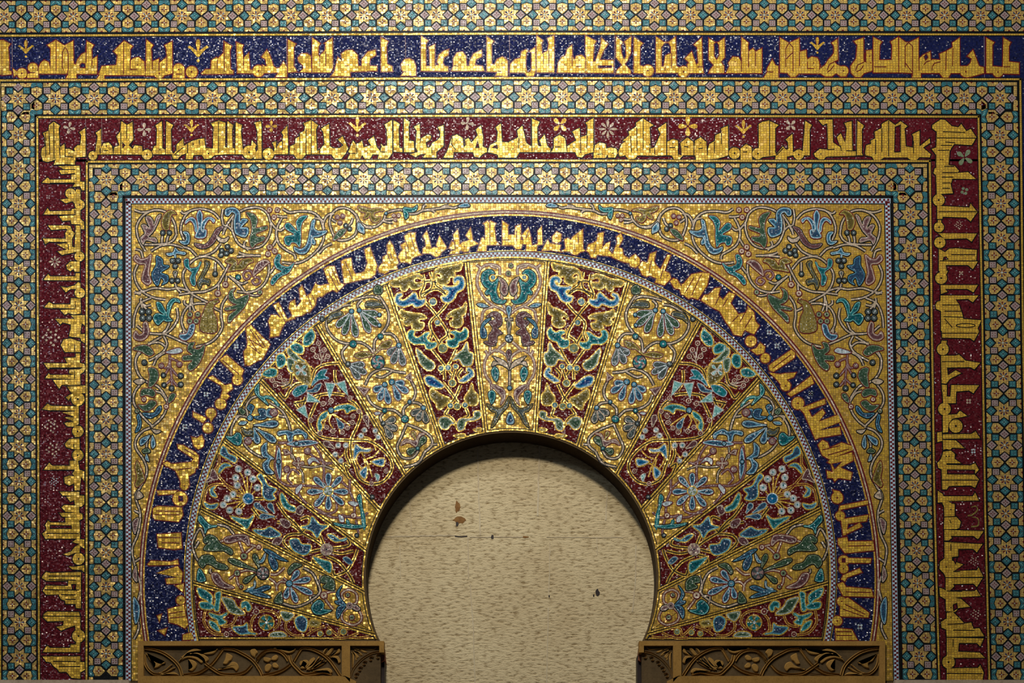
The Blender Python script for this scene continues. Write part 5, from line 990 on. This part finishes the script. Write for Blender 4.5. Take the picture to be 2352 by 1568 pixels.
VD[4] = [('V3', '''
S k 1180 322 1230 342 1270 402 1260 482;1080 372 980 442 930 542 910 652;1250 502 1330 482 1390 562 1400 642 1360 682;1300 702 1250 762 1170 812 1120 822;1330 480 1360 490 1350 520;960 490 1010 480
S l 1020 702 960 702 850 692 740 712 680 782 650 862 640 942 650 1052;1020 722 1030 802 1040 902 1010 1002 930 1052 800 1052 660 1062;570 870 610 870 650 900;600 880 700 830 740 830;760 790 720 822 690 872;850 1052 840 1132 780 1202;840 960 900 920 940 990 900 1040
S K 560 922 650 892 740 902 850 882 900 802 950 770;880 882 820 942 810 1032;900 700 910 790 900 830
S l 430 1102 400 1172 390 1272 420 1302 560 1312 650 1272 720 1232;280 1272 340 1312 420 1312 500 1292;380 1332 360 1432 370 1460;540 1172 540 1252 600 1282 690 1272;440 1070 520 1000;430 1100 430 1000
L t 1160 222 1195 262 1182 312 1120 372 1090 392 1120 332 1060 340 1000 410 1060 340 1150 322 1162 282
{ palmette
L B 1100 472 1120 432 1172 432 1160 482 1212 492 1170 512 1120 502
L B 1210 412 1240 390 1262 422 1232 452 1252 482
P b 1210 560 1015 545 56 1205 580 1035 695 54 1215 580 1180 708 52
L O 1210 612 1240 642 1292 632 1312 582 1272 602 1240 592
L b 1270 532 1320 532 1332 552 1290 552;1060 432 1100 432 1110 482 1060 492;1220 662 1290 662 1280 692 1230 682
}
O l 1045 455 34 1260 690 30
O b 1243 500 26
L T 1320 642 1350 622 1390 652 1442 652 1402 692 1350 722 1318 702
L g 1280 452 1310 422 1332 432 1310 472
L b 780 632 850 592 900 612 940 602 1012 612 1012 642 950 632 930 692 900 692 890 642 820 632 790 672
L b 1110 702 1152 742 1142 812 1100 832 1142 882 1110 952 1050 952 1092 902 1080 842 1050 832 1102 792 1110 742
L s 690 702 760 682 860 690 945 712 860 732 760 722;1010 740 1027 802 1032 902 1000 1002 990 902 995 802
O b 865 710 19 1013 858 19
O l 775 770 29 945 920 29
L W 672 872 720 822 770 842 762 882 730 852 690 862;830 1042 872 1082 862 1122 820 1062
{ flower
P l 850 870 850 825 26 850 870 895 870 26 850 870 850 918 26 850 870 805 870 26
}
A l 912 790 942 762 972 762 960 800
{ rosette
P s 605 1098 605 950 50 605 1098 722 985 46 605 1098 778 1105 48 605 1098 715 1222 48 605 1098 605 1252 50 605 1098 482 1208 46 605 1098 442 1105 48 605 1098 498 982 46
P j 605 1098 650 1030 24 605 1098 675 1145 24 605 1098 555 1040 24 605 1098 550 1150 24
}
W sage,pale,gold 605 1098 40 8 0
L T 340 1132 367 1152 352 1212 322 1292 312 1392 328 1252
L T 300 1382 420 1372 452 1332 452 1372 562 1362 480 1392 380 1402
L W 360 1202 400 1182 442 1192 392 1222;480 1312 520 1292 512 1342 480 1352
O r 398 1298 24
O d 245 1145 18 372 1460 18''')]
VD[5] = [('V3', '''
S y 1260 1160 1300 1000 1340 930;1262 1150 1270 960;1258 1150 1225 1010;1262 1160 1320 1060 1360 995;1270 1165 1340 1075;1250 1150 1190 1080;1270 1160 1380 1128;1275 1165 1430 1158;1275 1170 1465 1212;1270 1175 1412 1255;1262 1175 1337 1265
S f 1500 782 1500 872 1530 932 1480 1002 1430 1052 1340 1090;1430 1052 1530 1042 1600 1082 1622 1172 1620 1220;1480 1000 1400 1090 1300 1130
O w 1340 918 28 1265 945 28 1222 1000 29 1363 988 28 1350 1052 28 1185 1070 29 1383 1125 27 1432 1158 28 1465 1210 27 1412 1255 28 1337 1265 28
W azure,azure,pale 1260 1160 44 8 0
O B 1260 1160 24
L RK 1470 732 1490 792 1430 832 1370 862 1360 822 1420 792 1440 752;1400 892 1450 872 1492 902 1502 952 1450 902;1530 1062 1570 1082 1562 1132 1520 1142 1550 1092;1510 1202 1570 1212 1620 1192 1600 1232 1540 1242
L Rl 1510 992 1550 922 1572 982 1602 1022 1550 1002
L RK 1150 962 1182 982 1142 1042 1142 1132 1100 1172 1040 1162 1060 1122 1030 1082 1100 1052'''),
 ('V4', '''
S g 840 302 940 252 1010 202;1020 222 960 302;640 402 700 332 760 282 830 182;640 412 720 352 830 332;640 422 740 432 780 482 730 542 680 572 600 562;640 412 580 342 590 292 650 312;640 412 520 482 450 542;400 532 280 512 290 462 360 472 400 442;450 592 350 642 270 742 240 802;480 582 540 602 550 642 480 662
S g 210 542 240 622 290 702 380 742 400 702;470 502 500 432;240 552 330 572 400 562;490 542 580 562;870 130 930 150 1000 150;1090 180 1130 220 1100 280
L RT 790 112 802 152 770 222 700 252 690 222 740 192;1010 282 1060 312 1180 292 1100 352 1060 382 1030 332
P Rs 850 262 892 190 40 900 262 1002 190 40 850 290 962 290 40
L RK 440 362 500 352 560 292 580 352 640 372 560 402 520 452 490 402;800 432 860 382 890 372 930 392 1010 392 960 432 880 452;300 462 340 472 400 432 440 432 380 482
L Rl 730 352 750 322 800 312 790 352 750 372;630 222 660 212 682 252 650 272;790 462 830 452 862 492 820 502
L RK 570 512 640 502 670 462 730 472 710 542 640 582 590 572
L RT 420 642 480 622 550 602 500 662 430 722 410 692
W lilac,cream,cream 448 543 45 10 .2
O k 448 543 26
L Rs 250 642 290 602 320 612 280 652''')]
VD[6] = [('V4', '''
S r 1120 482 1090 562 1080 602;1060 502 1010 512 960 532;1090 602 1060 562 1010 522;1230 472 1290 492 1360 542;990 712 1060 702 1130 722 1200 772;1140 742 1130 802 1100 842;770 682 830 732 880 732;890 762 840 802 830 862;380 862 470 892 400 1002;740 800 800 790 840 830;735 800 780 760
S r 280 972 220 952 220 882 280 852 330 882 320 932;270 982 200 1012 180 1082 240 1122 320 1092 330 1032 290 992
S k 1380 462 1420 382 1470 462 1480 522 1440 622 1400 602;1160 430 1210 370 1290 350;1340 690 1340 720 1290 740;1430 480 1460 530;1370 600 1380 580
S k 630 682 560 722 520 792 500 872 580 942 680 982 770 962 850 930;490 742 510 832 480 892;510 902 570 902 560 962
W slate,lilac,black 938 725 50 8 .3
O r 970 525 21 468 895 29
O g 1083 595 28 1135 725 26 285 893 19 253 1065 23 1105 830 18
O b 735 805 27
O k 270 975 25
L g 1180 582 1180 542 1260 502 1300 452 1350 432 1392 462 1382 492 1350 482 1392 542 1320 552 1240 552;1210 692 1230 662 1290 642 1330 592 1400 592 1432 642 1402 682 1370 652 1330 662 1280 692
L t 1290 362 1350 352 1420 282 1432 322 1392 372 1382 422 1360 382;1380 782 1400 722 1430 692 1442 782
L l 1040 500 1058 440 1130 430 1222 450 1232 482 1190 492 1110 472 1072 492 1052 512;1160 832 1240 792 1282 730 1332 732 1312 792 1260 832 1190 842
{ palmette
L B 750 632 800 602 880 552 932 542 870 592 800 622;830 692 830 642 880 582 892 622 862 692
L b 920 572 950 622 982 642 940 642 920 602
}
{ palmette
L B 880 832 920 822 1000 852 1080 862 990 872 910 852;880 912 960 872 1040 872 960 902
L b 1000 782 1010 832 1062 852 1000 832
}
P g 960 700 1005 580 36 985 705 1200 620 40 1000 735 1085 795 36
F s 735 805 46 662 705 572 768 556 884 678 950 765 920
L g 640 662 700 652 742 702 732 732 690 692;390 852 390 792 430 752 480 752 492 792 450 802 472 832 420 852;790 952 800 872 850 942
L t 410 1012 470 1002 470 962 510 932 562 982 542 1032 490 1042
{ flower
L B 330 822 372 882 352 932 382 942 362 962 300 972 340 922 352 872;300 972 352 982 372 1022 362 1072 332 1022
}
L L 190 1002 220 972 260 982 220 1012''')]
VD[7] = [('V4', '''
S f 1270 922 1220 922 1180 982 1140 1032 1070 1042;1140 1052 1170 1112 1240 1132 1300 1082;1380 1012 1390 1102 1330 1182 1220 1202;850 1152 810 1102 830 1042 900 1012 970 1022;990 1042 1020 1082 1030 1152 1010 1192;560 1182 590 1102 630 1072;690 1072 750 1092 760 1152 700 1202 620 1202;460 1132 540 1162 600 1202
S f 270 1152 340 1152 360 1202 440 1132;120 1212 200 1222 280 1212;200 1182 300 1222 400 1222
L RT 1340 962 1330 902 1390 852 1440 842 1420 902 1370 932;1262 872 1300 882 1300 942 1310 1002 1280 1012 1270 942;1310 982 1360 952 1420 952 1410 992 1340 1002
L RG 1250 912 1230 962 1190 1022 1120 1042 1080 1032 1140 982 1170 932
L RT 1030 982 1060 942 1100 952 1100 992 1070 982 1060 1012 1040 1012;1210 1032 1270 1052 1350 1032 1330 1062 1290 1082 1270 1122 1220 1102 1250 1072;1270 1172 1300 1112 1350 1092 1330 1142
O p 988 1020 23 1217 1195 19
W teal,olive,gold 910 1105 60 10 0
L RK 990 1192 1050 1172 1060 1112 1090 1132 1170 1142 1120 1192 1060 1192;600 1082 640 1052 690 1082 670 1152 620 1172 600 1132
L RG 700 1042 800 1022 760 1092;760 1212 790 1180 860 1182 880 1212
O h 318 1175 26 428 1180 23 497 1190 23
L RO 500 1102 560 1082 580 1122 520 1132''')]
def MC(x, y):            # mirror of the crown voussoir about its own axis
    m = 880 + (1026 + (y - 600) * 3.5633 * 0.0095) / 3.5633; return (2 * m - x, y)
r0 = voussoir(0, 1)
multi(r0, VD[0] + VDC); multi(r0, VD[0], MC)
for i in range(1, 8):
    for sd in (1, -1): multi(voussoir(i, sd), VD[i], None if sd > 0 else ML)
# ------------------------------------------------------------------ carved imposts
def impost(side):
    MI = (lambda x, y: (2 * 1175 - x, y)) if side < 0 else (lambda x, y: (x, y))
    TI = lambda crop, t: [MI(CROP[crop][0] + x / CROP[crop][2], CROP[crop][1] + y / CROP[crop][2]) for x, y in nums(t)]
    lab = 'carved brown impost block with vine relief, {} of the arch opening'.format('left' if side < 0 else 'right')
    root = thing('impost', lab, 'impost', MI(1750, 1590))
    def rel(mb, p, wd, mat, h, rise, closed=False, taper=(1, 1)):
        """half-round moulding: several strips rising to the middle"""
        n = normals(p, closed); prof = [(-.5, 0), (-.38, .75), (-.14, 1), (.14, .82), (.38, .75), (.5, 0)]
        prof = [(-.5, 0), (-.44, .7), (-.28, 1), (-.06, .72), (.06, .72), (.28, 1), (.44, .7), (.5, 0)]
        b = len(mb.v); k = len(p)
        for i in range(k):
            tp = taper[0] + (taper[1] - taper[0]) * i / max(k - 1, 1)
            mb.v += [w(p[i][0] + u * wd * tp * n[i][0], p[i][1] + u * wd * tp * n[i][1], h + rise * v) for u, v in prof]
        m = len(prof)
        for i in range(k - 1):
            for j in range(m - 1):
                q = (b + i * m + j, b + i * m + j + 1, b + (i + 1) * m + j + 1, b + (i + 1) * m + j)
                pts = [(mb.v[t][0], -mb.v[t][2]) for t in q]; mb.f.append(q[::-1] if sarea(pts) > 0 else q); mb.m.append(mb.mi(mat))
    def dome(mb, p, mat, h, rise):
        """carved leaf: outline rising over a bevel to a hollowed face"""
        if sarea(p) > 0: p = p[::-1]
        lv = [p, offset(p, -0.9), offset(p, -2.6)]; hs = [h, h + rise, h + rise * 1.12]
        b = len(mb.v); k = len(p)
        for q, hh in zip(lv, hs): mb.v += [w(x, y, hh) for x, y in q]
        for a in range(2):
            for i in range(k):
                j = (i + 1) % k; mb.f.append((b + a * k + i, b + a * k + j, b + (a + 1) * k + j, b + (a + 1) * k + i)); mb.m.append(mb.mi(mat))
        mb.f.append(tuple(range(b + 2 * k, b + 3 * k))); mb.m.append(mb.mi(mat))
    F = 26.0; RC = -34.0                                   # face and recess
    # block: front frame cut round two recesses, concave underside towards the opening
    X0, X1 = 1467, 2031
    curve = [(1467, 1512), (1474, 1516), (1486, 1522), (1498, 1530), (1510, 1541), (1520, 1554), (1527, 1566), (1531, 1580)]
    def prism(mb, p, h0, h1, mat):
        q = [MI(*a) for a in p]; mb.poly(q, mat, h1, sk=h0)
    mb = MB()
    prism(mb, [(X0, 1474), (X1, 1474), (X1, 1484.5), (X0, 1484.5)], RC, F, 'impost_stone')            # top rail
    prism(mb, [(1556, 1554), (X1, 1554), (X1, 1620), (1531, 1620), (1531, 1566)], RC, F, 'impost_stone')   # bottom rail
    prism(mb, [(2018, 1484.4), (X1, 1484.4), (X1, 1554.2), (2018, 1554.2)], RC, F, 'impost_stone')        # outer stile
    prism(mb, [(1545, 1484.4), (1564, 1484.4), (1564, 1554.2), (1556, 1556), (1545, 1568)], RC, F, 'impost_stone')  # middle stile
    prism(mb, [(X0, 1484.4), (1478, 1484.4), (1478, 1500), (X0, 1500)], RC, F, 'impost_stone')            # lip over the opening
    mb.build('frame', root)
    mb = MB(); prism(mb, [(1470, 1478), (X1 - 4, 1478), (X1 - 4, 1615), (1536, 1615), (1532, 1572)] + curve[::-1], -150, RC, 'impost_red'); mb.build('recessed_back', root)
    mb = MB()
    st = lambda crop, t, wd=9.0, rs=46, tp=(1, 1): rel(mb, catmull(TI(crop, t), False, 6), wd, 'impost_stone', RC + 1 + jit() * 2, rs, taper=tp)
    st('I1', '485 415 540 330 600 250 680 185 780 140 870 130 900 160 930 210 960 262'); st('I1', '1000 300 1080 355 1180 390 1290 410')
    st('I2', '30 415 80 320 150 240 250 180 330 145 430 135'); st('I2', '430 135 470 190 510 245 560 300 620 345 700 385 840 405'); st('I2', '140 305 200 365 280 395 380 400 470 385 560 330 620 285')
    st('I2', '860 410 890 320 950 250 1040 185 1130 150 1240 130'); st('I1', '1290 410 1310 360 1340 320'); st('I2', '1070 400 1150 390 1210 340 1240 270 1240 190', 8)
    st('I1', '1020 260 1060 200 1120 160 1200 150 1280 175 1340 240'); st('I2', '0 170 50 210 90 270', 8); st('I2', '540 390 620 400 760 410 850 410', 6, 36)
    st('I1', '570 395 660 370 760 390 860 395 930 340 990 270 1010 200', 10); mb.build('vine', root)
    def lf(crop, t, rs=40, name='carved_leaf'):
        m2 = MB(); dome(m2, catmull(TI(crop, t), True, 4), 'impost_stone', RC + 1, rs + jit()); m2.build(name, root)
    for t in ('480 150 500 130 560 190 600 210 570 225 530 200 490 180', '545 130 580 125 620 170 640 200 600 210', '610 130 640 130 665 165 650 195', '480 250 510 205 570 210 590 230 530 245 510 290 480 280',
              '560 370 600 330 690 340 780 370 690 375 620 370 590 400', '620 255 660 265 740 310 790 350 740 340 660 300', '655 235 690 250 760 310 820 350 790 355 700 300', '695 215 730 240 780 310 840 350 760 310', '755 240 790 260 800 310 850 345 900 340 870 300 830 320',
              '800 290 820 250 870 250 890 290 880 270 840 290 860 320 830 330', '940 130 1010 150 1100 125 1180 125 1100 160 1020 190 960 170', '1120 210 1150 195 1190 220 1195 255 1150 260 1125 240', '1200 230 1270 220 1275 260 1230 280 1195 255', '1115 310 1150 275 1185 290 1180 330 1130 340', '1190 300 1230 285 1265 320 1260 370 1225 375 1195 340'): lf('I1', t)
    for t in ('75 170 110 130 160 150 150 200 110 230 95 200', '335 210 370 185 405 180 420 240 440 290 400 300 370 270 345 250', '270 330 290 280 340 265 380 300 420 320 500 350 420 350 340 340 300 370', '485 130 540 150 640 150 720 130 800 160 870 240 800 190 700 170 620 200 530 190',
              '580 250 600 210 700 165 790 190 700 200 640 240 620 280', '640 260 700 210 800 200 870 230 890 270 800 235 720 250 660 290', '700 290 740 250 800 240 780 280 760 320 800 350 760 370 720 340', '890 400 940 370 1020 385 1080 400 1000 410 910 415', '920 330 960 330 1030 370 1090 395 1010 385', '950 300 980 300 1040 350 1110 390 1040 375',
              '1020 270 1080 280 1160 240 1230 170 1190 260 1140 290 1150 340 1100 330 1060 300'): lf('I2', t)
    # bracket: fan of leaves above a chain of scrolls along the curve
    for t in ('105 115 160 130 260 125 370 118 300 140 200 145 140 150', '200 170 260 140 340 130 300 150 240 180', '250 200 290 160 350 140 320 170 280 210', '290 215 320 180 365 150 345 200 320 240', '340 210 370 160 375 260 370 330 350 320', '310 240 330 220 335 250 320 258'): lf('I1', t, 34)
    mb = MB(); st('I1', '80 165 160 180 250 230 320 300 360 360 385 430', 7, 40)
    for x, y, r in ((90, 222, 34), (165, 245, 32), (232, 290, 30), (278, 350, 32), (315, 415, 32)):
        st('I1', ' '.join(f'{x + r * (1 - .13 * k) * cos(-2.4 + k * .75):.1f} {y + r * (1 - .13 * k) * sin(-2.4 + k * .75):.1f}' for k in range(8)), 4.6, 40, (1.1, .7))
    mb.build('scroll_chain', root)
for sd in (-1, 1): impost(sd)
